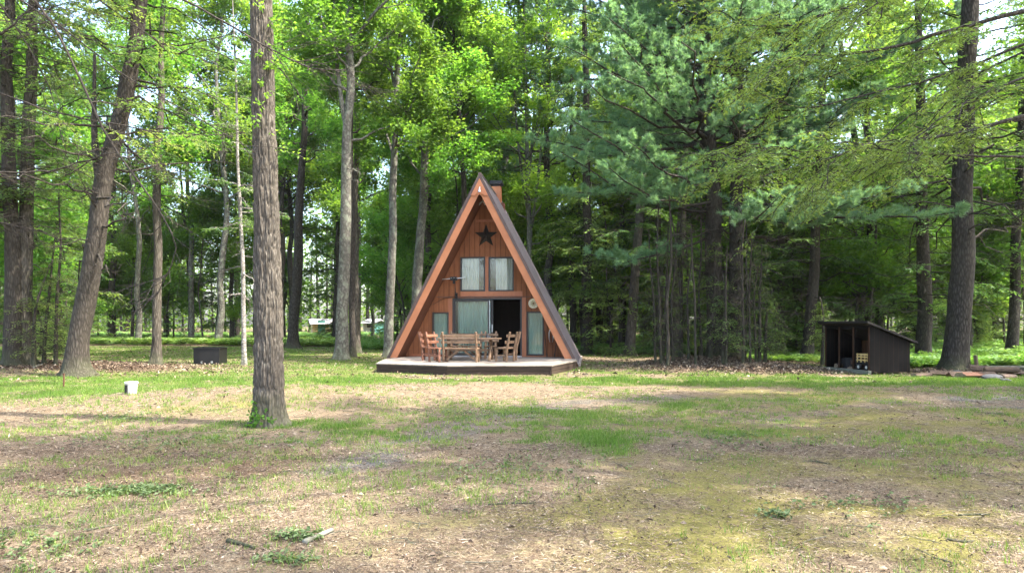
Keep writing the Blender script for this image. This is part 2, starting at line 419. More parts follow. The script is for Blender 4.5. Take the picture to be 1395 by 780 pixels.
def trunk_mesh(g, path, r0, H, seg=18, flare=0.4, taper=0.85, dz=0.35, wob=0.03, seed=0, roots=0.0, top_r=0.02):
    """path: list of (z, dx, dy)"""
    path = np.asarray(path, float)
    z = np.concatenate([[-0.25, -0.05, 0.05, 0.15, 0.28, 0.45, 0.7], np.arange(1.0, H, dz), [H]])
    x = np.interp(z, path[:, 0], path[:, 1]); y = np.interp(z, path[:, 0], path[:, 2])
    for _ in range(3):   # soften the corners of the path
        x[1:-1] = (x[:-2]+2*x[1:-1]+x[2:])/4; y[1:-1] = (y[:-2]+2*y[1:-1]+y[2:])/4
    x += wob*(noise3(z*0.5, 0, seed, 3)-0.5)*np.clip(z, 0, 3); y += wob*(noise3(z*0.5, 9, seed, 4)-0.5)*np.clip(z, 0, 3)
    r = r0*np.clip(1-z/H, 0, 1)**taper + top_r
    r = r + r0*flare*np.exp(-np.clip(z, 0, None)/0.30)
    a = np.arange(seg)*2*math.pi/seg
    ca, sa = np.cos(a)[None], np.sin(a)[None]
    rr = r[:, None]*(1 + 0.16*(noise3(ca*1.3+seed, sa*1.3, z[:, None]*0.8, 5)-0.5) + 0.10*(noise3(ca*3+seed, sa*3, z[:, None]*1.6, 6)-0.5))
    if roots:
        rr = rr*(1 + roots*np.exp(-np.clip(z, 0, None)/0.28)[:, None]*(noise3(ca*1.6+seed*3, sa*1.6, 0, 7)-0.35)*2)
    V = np.stack([x[:, None]+rr*ca, y[:, None]+rr*sa, np.broadcast_to(z[:, None], rr.shape)], -1)
    n = len(z)
    i = np.arange(n-1)[:, None]*seg; j = np.arange(seg)[None]; j2 = (j+1) % seg
    g.add(V.reshape(-1, 3), np.stack([i+j, i+j2, i+seg+j2, i+seg+j], -1).reshape(-1, 4))
    def at(h):
        h = np.asarray(h, float)
        return np.stack([np.interp(h, z, x), np.interp(h, z, y), h], -1), np.interp(h, z, r)
    return at

def grow(rng, S, D, L, n, up=0.0, bend=0.15, droop=0.0):
    """B polylines of n points from S along D with length L; up bends to the sky, droop to the ground at the end"""
    B = len(S); t = np.linspace(0, 1, n)[None, :, None]
    side = unit(np.cross(D, np.array([0, 0, 1.0]))+1e-6)
    w = rng.normal(0, bend, (B, 1, 1))*side[:, None]*t**2 + rng.normal(0, bend*0.7, (B, 1, 1))*np.array([0, 0, 1.0])*t**2
    z = np.array([0, 0, 1.0])*(up*t**2 - droop*t**2.2)
    jit = rng.normal(0, 0.03, (B, n, 3)); jit[:, 0] = 0
    return S[:, None] + L[:, None, None]*(D[:, None]*t + w + z + jit)

def on_poly(P, b, t):
    """points and directions on polylines P[b] at parameter t"""
    n = P.shape[1]; f = np.clip(t, 0, 0.9999)*(n-1); i = f.astype(int); u = (f-i)[:, None]
    p0, p1 = P[b, i], P[b, i+1]
    return p0*(1-u)+p1*u, unit(p1-p0)

def side_dirs(rng, D, spread, n):
    r = rng.normal(0, 1, (n, 3)); r = unit(r - D*(r*D).sum(1, keepdims=True))
    return unit(D*np.cos(spread)[:, None] + r*np.sin(spread)[:, None])

def crown_broad(rng, g, lf, at, H, cb, cr, nlimb=18, nsub=5, ntw=4, nleaf=55, leaf=0.13, up=0.45, tint0=0.5, spread=0.24):
    h = cb + (H*0.97-cb)*np.sort(rng.random(nlimb))**0.9
    S, r = at(h)
    az = np.arange(nlimb)*2.4 + rng.normal(0, 0.5, nlimb)
    f = (h-cb)/(H-cb); prof = np.clip(0.55+1.3*f, 0, 1)*np.clip(1.6-1.35*f, 0.2, 1)
    el = R(20) + R(45)*f + rng.normal(0, 0.15, nlimb)
    D = np.stack([np.cos(az)*np.cos(el), np.sin(az)*np.cos(el), np.sin(el)], 1)
    L = cr*prof*rng.uniform(0.75, 1.15, nlimb)
    P1 = grow(rng, S, D, L, 8, up*0.4, 0.16)
    R1 = np.minimum(r*0.55, 0.018*L+0.02)[:, None]*np.linspace(1, 0.22, 8)[None]
    g.tubes(P1, R1, 6)
    b = np.repeat(np.arange(nlimb), nsub); t = rng.uniform(0.28, 1.0, len(b))
    S2, D2 = on_poly(P1, b, t); D2 = side_dirs(rng, D2, rng.uniform(0.45, 1.0, len(b)), len(b)); D2[:, 2] += 0.15; D2 = unit(D2)
    L2 = L[b]*rng.uniform(0.3, 0.55, len(b))
    P2 = grow(rng, S2, D2, L2, 6, up*0.25, 0.2)
    g.tubes(P2, (0.010*L2+0.006)[:, None]*np.linspace(1, 0.3, 6)[None], 4)
    b3 = np.repeat(np.arange(len(b)), ntw); t = rng.uniform(0.2, 1.0, len(b3))
    S3, D3 = on_poly(P2, b3, t); D3 = side_dirs(rng, D3, rng.uniform(0.4, 1.1, len(b3)), len(b3))
    L3 = rng.uniform(0.5, 1.1, len(b3))
    P3 = grow(rng, S3, D3, L3, 4, 0.05, 0.2)
    g.tubes(P3, 0.006*np.array([1, 0.8, 0.6, 0.35])[None]*np.ones((len(b3), 1)), 3)
    b4 = np.repeat(np.arange(len(b3)), nleaf); n = len(b4)
    p, d = on_poly(P3, b4, rng.uniform(0.05, 1.0, n))
    p = p + rng.normal(0, spread, (n, 3))*np.array([1, 1, 0.6])
    A = rng.normal(0, 1, (n, 3))*np.array([1, 1, 0.45]) + np.array([0, 0, -0.25])
    N = np.array([0, 0, 1.0]) + rng.normal(0, 0.55, (n, 3))
    s = leaf*rng.uniform(0.6, 1.25, n)
    cl = rng.normal(0, 0.14, len(b3))[b4] + rng.normal(0, 0.12, n) + tint0
    lf.leaves(p, A, N, s, s*0.62, np.clip(cl, 0, 1))

def needle_fans(rng, g, lf, P, L, npair=12, per=9, leaf=0.10, width=0.034, tint0=0.45, droop=0.25, start=0.12, twl=0.36, tr=0.0035, ins=None):
    """flat sprays of needled twigs on both sides of each branch polyline"""
    B = P.shape[0]
    b = np.repeat(np.arange(B), npair*2)
    sgn = np.tile(np.array([1, -1]), B*npair)
    t = start + (1-start)*np.tile(np.repeat((np.arange(npair)+0.5)/npair, 2), B) + rng.normal(0, 0.02, len(b))
    t = np.clip(t, 0.02, 0.995)
    S, D = on_poly(P, b, t)
    lat = unit(np.cross(D, np.array([0, 0, 1.0])))*sgn[:, None]
    D2 = unit(D*0.65 + lat + rng.normal(0, 0.16, (len(b), 3)) + np.array([0, 0, -0.08]))
    ll = (twl*L[b]*(1.08-t)*np.clip(t*3.2, 0.45, 1) + 0.12)*rng.uniform(0.65, 1.25, len(b))
    P2 = grow(rng, S, D2, ll, 4, 0, 0.12, droop)
    g.tubes(P2, tr*np.array([1.2, 1, 0.8, 0.4])[None]*np.ones((len(b), 1)), 3)
    k = np.clip((per*ll/0.6), 3, per*2.5).astype(int)
    b2 = np.repeat(np.arange(len(b)), k); n = len(b2)
    s2 = rng.random(n)
    p, d = on_poly(P2, b2, s2)
    lat2 = unit(np.cross(d, np.array([0, 0, 1.0])))*rng.choice([-1, 1], n)[:, None]
    A = d*0.55 + lat2*rng.uniform(0.5, 1.2, n)[:, None] + rng.normal(0, 0.14, (n, 3)) + np.array([0, 0, -0.10])
    N = np.array([0, 0, 1.0]) + rng.normal(0, 0.3, (n, 3))
    s = leaf*rng.uniform(0.55, 1.3, n)
    tt = tint0 + rng.normal(0, 0.16, B)[b[b2]] + rng.normal(0, 0.10, n) + 0.22*(s2-0.5)
    lf.leaves(p, A, N, s, width*rng.uniform(0.7, 1.2, n), np.clip(tt, 0, 1), 0.05)

def crown_hemlock(rng, g, lf, at, H, z0, Lmax, nb=80, npair=11, per=8, leaf=0.11, width=0.036, tint0=0.45, bare=0.0, sparse=0.0):
    h = z0 + (H*0.985-z0)*rng.random(nb)**1.05
    S, r = at(h); az = rng.random(nb)*2*math.pi
    f = (h-z0)/(H-z0)
    L = Lmax*np.clip((1-f)**0.75, 0.08, 1)*np.clip(0.6+f*4, 0, 1)*rng.uniform(0.6, 1.15, nb)
    el = rng.uniform(-0.05, 0.28, nb)
    D = np.stack([np.cos(az)*np.cos(el), np.sin(az)*np.cos(el), np.sin(el)], 1)
    P = grow(rng, S, D, L, 8, 0, 0.12, 0.28)
    g.tubes(P, np.minimum(r*0.5, 0.006+0.008*L)[:, None]*np.linspace(1, 0.18, 8)[None], 5)
    keep = rng.random(nb) > sparse
    needle_fans(rng, g, lf, P[keep], L[keep], npair, per, leaf, width, tint0)

def bare_limbs(rng, g, at, z0, z1, n, Lm, r=0.02, sub=9, droop=0.15, el0=0.0):
    h = rng.uniform(z0, z1, n); S, rt = at(h); az = rng.random(n)*2*math.pi
    el = rng.normal(el0, 0.22, n)
    D = np.stack([np.cos(az)*np.cos(el), np.sin(az)*np.cos(el), np.sin(el)], 1)
    L = Lm*rng.uniform(0.3, 1.1, n)
    P = grow(rng, S, D, L, 8, 0.05, 0.2, droop)
    g.tubes(P, np.minimum(rt*0.4, r*(0.4+L/Lm))[:, None]*np.linspace(1, 0.15, 8)[None], 5)
    bare_twigs(rng, g, P, L, sub)
def bare_twigs(rng, g, P, L, sub=9, f=0.34, r=0.006):
    b = np.repeat(np.arange(len(P)), sub); t = rng.uniform(0.15, 1, len(b))
    S2, D2 = on_poly(P, b, t); D2 = side_dirs(rng, D2, rng.uniform(0.4, 1.1, len(b)), len(b)); D2[:, 2] *= 0.6
    L2 = L[b]*rng.uniform(0.12, f, len(b))
    P2 = grow(rng, S2, D2, L2, 5, 0, 0.25, 0.12)
    g.tubes(P2, r*np.linspace(1, 0.3, 5)[None]*np.ones((len(b), 1)), 3)
    b3 = np.repeat(np.arange(len(b)), 4); S3, D3 = on_poly(P2, b3, rng.uniform(0.2, 1, len(b3)))
    D3 = side_dirs(rng, D3, rng.uniform(0.4, 1.0, len(b3)), len(b3))
    P3 = grow(rng, S3, D3, L2[b3]*rng.uniform(0.2, 0.5, len(b3)), 3, 0, 0.2, 0.1)
    g.tubes(P3, r*0.5*np.array([1, 0.7, 0.3])[None]*np.ones((len(b3), 1)), 3)

def pine_tufts(rng, lf, p, d, n, length=0.13, w=0.010, tint=0.5):
    b = np.repeat(np.arange(len(p)), n); m = len(b)
    A = unit(d[b]*0.75 + unit(rng.normal(0, 1, (m, 3)))*0.8 + np.array([0, 0, 0.25]))
    Bx = np.cross(A, rng.normal(0, 1, (m, 3)))
    tt = np.clip(tint + rng.normal(0, 0.15, len(p))[b] + rng.normal(0, 0.08, m), 0, 1)
    lf.blades(p[b]+rng.normal(0, 0.015, (m, 3)), A, Bx, length*rng.uniform(0.7, 1.2, m), w, tt)

def pine_boughs(rng, g, lf, P, L, npair=9, ntuft=7, nneed=15, tint=0.5, start=0.3, length=0.13, w=0.011):
    B = P.shape[0]
    b = np.repeat(np.arange(B), npair*2); sgn = np.tile(np.array([1, -1]), B*npair)
    t = np.clip(start + (1-start)*np.tile(np.repeat((np.arange(npair)+0.5)/npair, 2), B) + rng.normal(0, 0.03, len(b)), 0.02, 0.99)
    S, D = on_poly(P, b, t)
    lat = unit(np.cross(D, np.array([0, 0, 1.0])))*sgn[:, None]
    D2 = unit(D*0.9 + lat*0.9 + rng.normal(0, 0.15, (len(b), 3)) + np.array([0, 0, 0.1]))
    ll = (0.30*L[b]*(1.1-t) + 0.25)*rng.uniform(0.7, 1.2, len(b))
    P2 = grow(rng, S, D2, ll, 5, 0.12, 0.12)
    g.tubes(P2, 0.007*np.linspace(1, 0.4, 5)[None]*np.ones((len(b), 1)), 3)
    b2 = np.repeat(np.arange(len(b)), ntuft)
    p, d = on_poly(P2, b2, rng.uniform(0.25, 1.0, len(b2)))
    off = side_dirs(rng, d, rng.uniform(0.2, 0.9, len(b2)), len(b2))
    pine_tufts(rng, lf, p+off*rng.uniform(0.02, 0.16, len(b2))[:, None], unit(d+off), nneed, length, w, tint)

def crown_pine(rng, g, lf, at, H, z0, Lmax, whorl=0.75, per=5, npair=9, ntuft=7, nneed=15, w=0.011, length=0.13, tint=0.5):
    hs, azs = [], []
    z = z0; a0 = rng.random()*6
    while z < H*0.97:
        for q in range(per): hs.append(z+rng.normal(0, 0.08)); azs.append(a0+q*2*math.pi/per+rng.normal(0, 0.3))
        a0 += 0.9; z += whorl*rng.uniform(0.7, 1.3)
    h = np.array(hs); az = np.array(azs); n = len(h)
    S, r = at(h); f = (h-z0)/(H-z0)
    L = Lmax*np.clip((1-f)**0.6, 0.1, 1)*rng.uniform(0.55, 1.15, n)
    el = rng.normal(0.12, 0.12, n) + 0.5*f
    D = np.stack([np.cos(az)*np.cos(el), np.sin(az)*np.cos(el), np.sin(el)], 1)
    P = grow(rng, S, D, L, 8, 0.10, 0.12)
    g.tubes(P, np.minimum(r*0.5, 0.012+0.010*L)[:, None]*np.linspace(1, 0.2, 8)[None], 5)
    pine_boughs(rng, g, lf, P, L, npair, ntuft, nneed, tint, 0.3, length, w)

def straight(lean=(0, 0), H=30): return [(0, 0, 0), (H, lean[0], lean[1])]

def finish_tree(name, label, cat, base, g, lf, bark, leafm, group=None, rz=0.0, leafname='crown'):
    o = thing(name, label, cat, (base[0], base[1], float(hgt(base[0], base[1]))), rz, group)
    g.build('trunk', M[bark], o, smooth=True)
    if lf is not None and lf.n: lf.build(leafname, M[leafm], o)
    return o

SUN_DIR = np.array([0.80, -0.22, 1.28]); SUN_DIR /= np.linalg.norm(SUN_DIR)
# ------------------------------------------------------------------ materials for built things
def mat_siding(name, c0, c1, groove=0.203):
    k = NT(name)
    tc = k.n('ShaderNodeTexCoord'); sp = k.n('ShaderNodeSeparateXYZ'); k.l(tc.outputs['Object'], sp.inputs[0])
    fx = k.math('FRACT', k.math('ADD', k.math('DIVIDE', sp.outputs[0], groove), 100.5))
    gr = k.math('LESS_THAN', k.math('ABSOLUTE', k.math('SUBTRACT', fx, 0.5)), 0.03)
    n = k.noise(1.0, 5, k.coord((14, 14, 1.6)), 0.65, 0.5); n2 = k.noise(1.5, 3, k.coord())
    c = k.ramp(n, [(0.3, c0), (0.7, c1)])
    c = k.mix(k.ramp(n2, [(0.35, (0, 0, 0)), (0.7, (1, 1, 1))]), k.mix(1.0, c, (0.80, 0.78, 0.76), 'MULTIPLY'), c)
    st_ = k.noise(1.0, 4, k.coord((5, 5, 0.5)), 0.6)
    c = k.mix(k.math('MULTIPLY', k.ramp(st_, [(0.5, (0, 0, 0)), (0.72, (1, 1, 1))]), 0.55), c, k.mix(1.0, c, (0.55, 0.52, 0.5), 'MULTIPLY'))
    c = k.mix(gr, c, (0.035, 0.016, 0.009))
    hh = k.math('SUBTRACT', k.math('MULTIPLY', n, 0.15), gr)
    return k.done(k.principled(c, 0.75, 0.12, k.bump(hh, 0.9, 0.012)))
M['siding'] = mat_siding('stained siding', (0.225, 0.085, 0.038), (0.295, 0.115, 0.053))
M['fascia'] = mat_wood('stained fascia', (0.33, 0.122, 0.053), (0.41, 0.158, 0.072), 0.55, (2, 30, 2), 0.1)
M['trim'] = mat_wood('stained trim', (0.27, 0.095, 0.042), (0.34, 0.125, 0.058), 0.55, (20, 20, 2), 0.1)
M['soffit'] = mat_wood('stained soffit', (0.12, 0.042, 0.02), (0.16, 0.058, 0.028), 0.7, (3, 3, 3), 0.1)
k = NT('brown metal roofing')
n = k.noise(3, 4, k.coord()); n2 = k.noise(40, 3, k.coord())
c = k.ramp(k.math('ADD', k.math('MULTIPLY', n, 0.7), k.math('MULTIPLY', n2, 0.3)), [(0.3, (0.15, 0.118, 0.114)), (0.7, (0.215, 0.175, 0.172))])
M['roofing'] = k.done(k.principled(c, 0.5, 0.5, k.bump(n2, 0.2, 0.01)))
M['edge'] = mat_plain('roof edge trim', (0.075, 0.045, 0.038), 0.5)
M['blackmetal'] = mat_plain('black metal', (0.011, 0.0105, 0.011), 0.5, 0.4, 0.2)
M['rust'] = mat_plain('rusted dark tin', (0.022, 0.016, 0.013), 0.5, 0.5, 0.4, 0.4, 12)
M['frame'] = mat_plain('dark bronze frame', (0.022, 0.018, 0.016), 0.45, 0.45)
M['alu'] = mat_plain('aluminium', (0.5, 0.5, 0.5), 0.35, 0.5, 0.8)
M['deck'] = mat_wood('weathered deck board', (0.15, 0.126, 0.102), (0.26, 0.225, 0.190), 0.85, (1.5, 30, 3), 0.3, 0.2, 0.35)
M['skirt'] = mat_wood('dark deck skirt', (0.022, 0.014, 0.010), (0.052, 0.033, 0.022), 0.8, (2, 2, 25), 0.3)
M['log'] = mat_wood('weathered log furniture', (0.105, 0.060, 0.034), (0.24, 0.155, 0.095), 0.7, (8, 8, 8), 0.3, 0.3, 0.5)
M['logred'] = mat_wood('reddish log furniture', (0.11, 0.045, 0.026), (0.22, 0.10, 0.06), 0.7, (8, 8, 8), 0.3, 0.3, 0.5)
M['shed'] = mat_siding('black stained boards', (0.0032, 0.0028, 0.0026), (0.0068, 0.0058, 0.0054), 0.18)
M['shedin'] = mat_wood('bare brown boards', (0.045, 0.022, 0.012), (0.10, 0.048, 0.025), 0.8, (12, 12, 1.5), 0.3)
M['shedroof'] = mat_plain('tar paper roof', (0.020, 0.017, 0.016), 0.8, 0.2, 0, 0.4, 15)
M['sill'] = mat_wood('mossy grey timber', (0.07, 0.075, 0.055), (0.17, 0.175, 0.14), 0.85, (4, 4, 25), 0.3)
M['yellowwood'] = mat_wood('yellowed pine slats', (0.42, 0.28, 0.10), (0.58, 0.42, 0.19), 0.6, (5, 5, 25), 0.2)
M['rubber'] = mat_plain('black rubber', (0.018, 0.018, 0.02), 0.8, 0.2)
M['white'] = mat_plain('dirty white plastic', (0.50, 0.49, 0.45), 0.55, 0.3, 0, 0.22, 9)
M['darkin'] = mat_wood('dark panelling', (0.018, 0.012, 0.009), (0.03, 0.02, 0.014), 0.8, (8, 8, 1), 0.1)
M['cutwood'] = mat_wood('split wood', (0.13, 0.092, 0.06), (0.22, 0.165, 0.115), 0.8, (20, 20, 3), 0.3)
M['redrot'] = mat_wood('red rotten wood', (0.055, 0.024, 0.014), (0.105, 0.046, 0.026), 0.85, (14, 14, 4), 0.4)
M['stone'] = mat_plain('grey field stone', (0.065, 0.066, 0.07), 0.9, 0.15, 0, 0.4, 10)
M['masonry'] = mat_plain('pale foundation block', (0.30, 0.25, 0.22), 0.9, 0.2, 0, 0.25, 10)
k = NT('sheer curtain')
c = k.mix(k.noise(2.0, 2, k.coord()), (0.52, 0.72, 0.63), (0.66, 0.84, 0.75))
d_ = k.n('ShaderNodeBsdfDiffuse'); k.l(c, d_.inputs['Color']); t_ = k.n('ShaderNodeBsdfTranslucent'); k.l(c, t_.inputs['Color'])
m_ = k.n('ShaderNodeMixShader'); m_.inputs[0].default_value = 0.3; k.l(d_.outputs[0], m_.inputs[1]); k.l(t_.outputs[0], m_.inputs[2])
M['curtain'] = k.done(m_.outputs[0])
k = NT('window glass')
tr = k.n('ShaderNodeBsdfTransparent'); tr.inputs[0].default_value = (0.92, 0.95, 0.93, 1)
gl = k.n('ShaderNodeBsdfGlossy'); gl.inputs['Roughness'].default_value = 0.02
fr = k.n('ShaderNodeFresnel'); fr.inputs['IOR'].default_value = 1.55
mx = k.n('ShaderNodeMixShader'); k.l(k.math('MULTIPLY', fr.outputs[0], 1.5), mx.inputs[0]); k.l(tr.outputs[0], mx.inputs[1]); k.l(gl.outputs[0], mx.inputs[2])
M['glass'] = k.done(mx.outputs[0])

M['curtain_white'] = M['curtain'].copy(); M['curtain_white'].name = 'white curtain'
for nd in M['curtain_white'].node_tree.nodes:
    if nd.type == 'MIX': nd.inputs[6].default_value = (0.82, 0.80, 0.76, 1); nd.inputs[7].default_value = (0.90, 0.88, 0.84, 1)
# ------------------------------------------------------------------ the cabin
YAW = math.atan((806-CX)/F)
HO = np.array([-1.193, 25.4]); HU = np.array([math.cos(YAW), -math.sin(YAW)]); HV = np.array([math.sin(YAW), math.cos(YAW)])
def hp(px, py, v):
    """(u, z) on the cabin's plane v seen at a photo pixel"""
    dx, dz = (px-CX)/F, (HY-py)/F
    # (t*dx, t) = HO + u*HU + v*HV
    A = np.array([[dx, -HU[0]], [1.0, -HU[1]]]); b = HO + v*HV
    t, u = np.linalg.solve(A, b)
    return u, EYE + t*dz
def hw(u, v, z): p = HO + u*HU + v*HV; return (p[0], p[1], z)

ZD = 0.30                     # deck level
APEX = 7.15
HALF = 3.52                   # half width of the roof's outer face at deck level
SL = HALF/(APEX-ZD)
def roof_half(z): return SL*(APEX-z)
NRM = np.array([math.cos(math.atan(SL)), math.sin(math.atan(SL))])   # outward normal of the right slope in (u, z)
LEN = 6.05
VF = 1.2
ZB = 0.02
cabin = thing('a_frame_cabin', 'reddish brown wooden A-frame cabin with an open glass sliding door', 'cabin', (HO[0], HO[1], 0), -YAW)

def rect(p0, p1, v=VF):
    u0, z0 = hp(p0[0], p0[1], v); u1, z1 = hp(p1[0], p1[1], v)
    return [min(u0, u1), max(u0, u1), min(z0, z1), max(z0, z1)]
W_UL = rect((627, 350), (661, 396.5)); W_UR = rect((665.5, 350), (700, 396.5))
W_DR = rect((616.5, 406), (711, 489)); W_DR[2] = ZD
W_L = rect((589, 425), (611.5, 484)); W_R = rect((717.5, 424), (741, 484))
OPEN = [W_UL, W_UR, W_DR, W_L, W_R]

# roof: two slabs
def slope_pt(s, z, off=0.0, v=0.0):   # s=+1 right, -1 left; off outward from the outer face
    return (s*(roof_half(z)+off*NRM[0]), v, z+off*NRM[1])
TH = 0.30
gr = Geo()
for s in (1, -1):
    pts = [(s*roof_half(ZB), 0, ZB), (0, 0, APEX), (0, 0, APEX-TH/NRM[1]), (s*(roof_half(ZB)-TH/NRM[0]), 0, ZB)]
    if s < 0: pts = pts[::-1]
    gr.prism(pts, (0, LEN, 0))
roof = gr.build('roof', M['soffit'], cabin)
gs = Geo()                                                # metal skin, standing 12 mm proud with ribs
for s in (1, -1):
    a = [(s*roof_half(ZB), 0, ZB), (0, 0, APEX)]
    o_ = 0.014
    pts = [(s*roof_half(ZB), -0.05, ZB), slope_pt(s, ZB, o_, -0.05), (0, -0.05, APEX+o_/NRM[1]), (0, -0.05, APEX)]
    if s > 0: pts = pts[::-1]
    gs.prism(pts, (0, LEN+0.1, 0))
    for i in range(8):
        v = 0.35 + i*0.76
        gs.bar(slope_pt(s, ZB+0.05, o_+0.008, v), slope_pt(s, APEX-0.1, o_+0.008, v), 0.03, 0.022, (s*NRM[0], 0, NRM[1]))
gs.box((0, LEN/2, APEX+0.012), (0.10, LEN+0.14, 0.04))
gs.build('metal_skin', M['roofing'], roof)
ge = Geo()                                                # front edge of the roof: brown drip edge and rake board
for s in (1, -1):
    for (o0, o1, v0, v1) in ((-0.14, 0.0, -0.045, -0.002), (-0.085, 0.02, -0.095, -0.05)):
        pts = [slope_pt(s, ZD+0.005, o1, v0), slope_pt(s, APEX, o1, v0), slope_pt(s, APEX, o0, v0), slope_pt(s, ZD+0.005, o0, v0)]
        pts[1] = (0, v0, APEX+o1/NRM[1]); pts[2] = (0, v0, APEX+o0/NRM[1])
        pts[0] = (s*(SL*(APEX+o1/NRM[1]-ZD-.005)), v0, ZD+.005); pts[3] = (s*(SL*(APEX+o0/NRM[1]-ZD-.005)), v0, ZD+.005)
        if s < 0: pts = pts[::-1]
        ge.prism(pts, (0, v1-v0, 0))
ge.build('rake_edge', M['edge'], roof)
for s in (1, -1):                                         # orange barge boards
    gf = Geo(); i0, i1 = 0.088, 0.325
    top = APEX-0.75
    def pu(o, z): return s*SL*(APEX-o/NRM[1]-z)
    pts = [(pu(i0, ZD+.006), -0.075, ZD+.006), (pu(i0, top), -0.075, top), (pu(i1, top), -0.075, top), (pu(i1, ZD+.006), -0.075, ZD+.006)]
    if s < 0: pts = pts[::-1]
    gf.prism(pts, (0, 0.03, 0))
    gf.build('barge_board', M['fascia'], cabin)
gp = Geo()                                                # peak board with its scalloped lower edge
zb = 1.6+(440-266)/F*25.35
hb = SL*(APEX-0.085/NRM[1]-zb)
low = [(-hb, zb), (-hb*0.62, zb-0.035), (-hb*0.3, zb+0.05), (-hb*0.12, zb-0.01), (0, zb+0.045), (hb*0.12, zb-0.01), (hb*0.3, zb+0.05), (hb*0.62, zb-0.035), (hb, zb)]
gp.prism([(u, -0.12, z) for u, z in low] + [(0, -0.12, APEX-0.085/NRM[1])], (0, 0.042, 0))
pk = gp.build('peak_board', M['fascia'], cabin)
gg = Geo(); gg.bar((-0.01, -0.124, zb+0.06), (-0.01, -0.124, APEX-0.5), 0.012, 0.006, (0, 1, 0)); gg.build('groove_strip', M['soffit'], pk)
gh = Geo(); gh.tube([(0.02, -0.13, APEX-0.52), (0.02, -0.2, APEX-0.54), (0.02, -0.22, APEX-0.62)], 0.022, 8); gh.tube([(0.02, -0.22, APEX-0.60), (0.02, -0.23, APEX-0.72)], [0.03, 0.055], 12)
gh.build('peak_lamp', M['alu'], pk)

# walls cut round the openings
def wall_cells(g, v0, v1, openings, zlo, inset):
    zs = sorted(set([zlo, APEX-inset/NRM[1]-0.001] + [z for o in openings for z in o[2:4]]))
    ex = lambda z: max(SL*(APEX-inset/NRM[1]-z), 0.0005)
    for z0, z1 in zip(zs[:-1], zs[1:]):
        if z1-z0 < 1e-4: continue
        cuts = sorted([(o[0], o[1]) for o in openings if o[2] <= z0+1e-5 and o[3] >= z1-1e-5])
        x = None; spans = []
        for a, b in cuts: spans.append((x, a)); x = b
        spans.append((x, None))
        for a, b in spans:
            p = [(a if a is not None else -ex(z0), z0), (b if b is not None else ex(z0), z0), (b if b is not None else ex(z1), z1), (a if a is not None else -ex(z1), z1)]
            g.add([(u, v0, z) for u, z in p] + [(u, v1, z) for u, z in p], [[0, 1, 2, 3], [7, 6, 5, 4]])
    for o in openings:
        a, b, c, d = o
        g.add([(a, v0, c), (a, v1, c), (a, v1, d), (a, v0, d), (b, v0, c), (b, v1, c), (b, v1, d), (b, v0, d)], [[0, 1, 2, 3], [7, 6, 5, 4], [3, 2, 6, 7], [0, 4, 5, 1]])
gw = Geo(); wall_cells(gw, VF, VF+0.12, OPEN, ZD, TH+0.004)
gw.build('front_wall', M['siding'], cabin)
gw = Geo(); wall_cells(gw, LEN-0.25, LEN-0.13, [], ZB, TH+0.004); gw.build('rear_wall', M['siding'], cabin)
gi = Geo(); gi.box((0, (VF+LEN)/2+0.1, ZD-0.08), (2*roof_half(ZD)-0.4, LEN-VF-0.5, 0.1)); gi.box((0, LEN-0.9, 1.6), (4.4, 0.06, 2.5)); gi.box((0, (VF+LEN)/2+0.2, 2.75), (3.9, LEN-VF-0.6, 0.08))
gi.build('interior_floor', M['darkin'], cabin)
# foundation block seen at the right foot
for s in (1, -1):
    gq = Geo(); gq.box((s*(roof_half(ZB)-0.12), LEN/2, -0.05), (0.34, LEN-0.1, 0.36)); gq.build('foundation', M['masonry'], cabin)

# trim boards, each 22 mm proud of the siding
def tb(u0, u1, z0, z1, pr=0.022): gt = Geo(); gt.box(((u0+u1)/2, VF-pr/2-0.001, (z0+z1)/2), (u1-u0, pr, z1-z0)); gt.build('trim_board', M['trim'], cabin, bevel=0.004)
tb(W_DR[0]-0.19, W_DR[0]-0.002, ZD, W_DR[3]+0.02); tb(W_DR[1]+0.002, W_DR[1]+0.17, ZD, W_DR[3]+0.02)
tb(W_UL[1]+0.002, W_UR[0]-0.002, W_UL[2]-0.002, W_UL[3])
ub = SL*(APEX-TH/NRM[1]-(W_UL[2]-0.02))
tb(-0.95, 1.48, W_UL[2]-0.20, W_UL[2]-0.004)
tb(W_R[0]-0.05, W_R[1]+0.10, ZD, W_R[2]-0.01)
zt = hp(662, 299, VF)[1]; e = SL*(APEX-TH/NRM[1]-zt)-0.08
tb(-e, e, zt-0.09, zt+0.0)
tb(-roof_half(ZD)+0.55, W_DR[0]-0.20, ZD, ZD+0.09, 0.018)
gx_ = Geo(); zl = W_DR[3]+0.045; e = SL*(APEX-TH/NRM[1]-zl)-0.05
gx_.box((0, VF-0.012, zl), (2*e, 0.022, 0.022)); gx_.build('drip_strip', M['edge'], cabin)

def curtain(name, u0, u1, z0, z1, v, parent, folds=9, amp=0.03, seed=0, mat='curtain'):
    g = Geo(); n = int(folds*12); u = np.linspace(u0, u1, n)
    z = np.linspace(z0, z1, 8)
    ph = np.cumsum(np.random.default_rng(seed).uniform(0.6, 1.4, n)); ph = ph/ph[-1]*folds*2*math.pi
    Vv = [(uu, v+amp*math.sin(p)*(1.0-0.25*(zz-z0)/(z1-z0)), zz) for zz in z for uu, p in zip(u, ph)]
    Q = [[i*n+j, i*n+j+1, (i+1)*n+j+1, (i+1)*n+j] for i in range(len(z)-1) for j in range(n-1)]
    g.add(Vv, Q); return g.build(name, M[mat], parent, smooth=True)

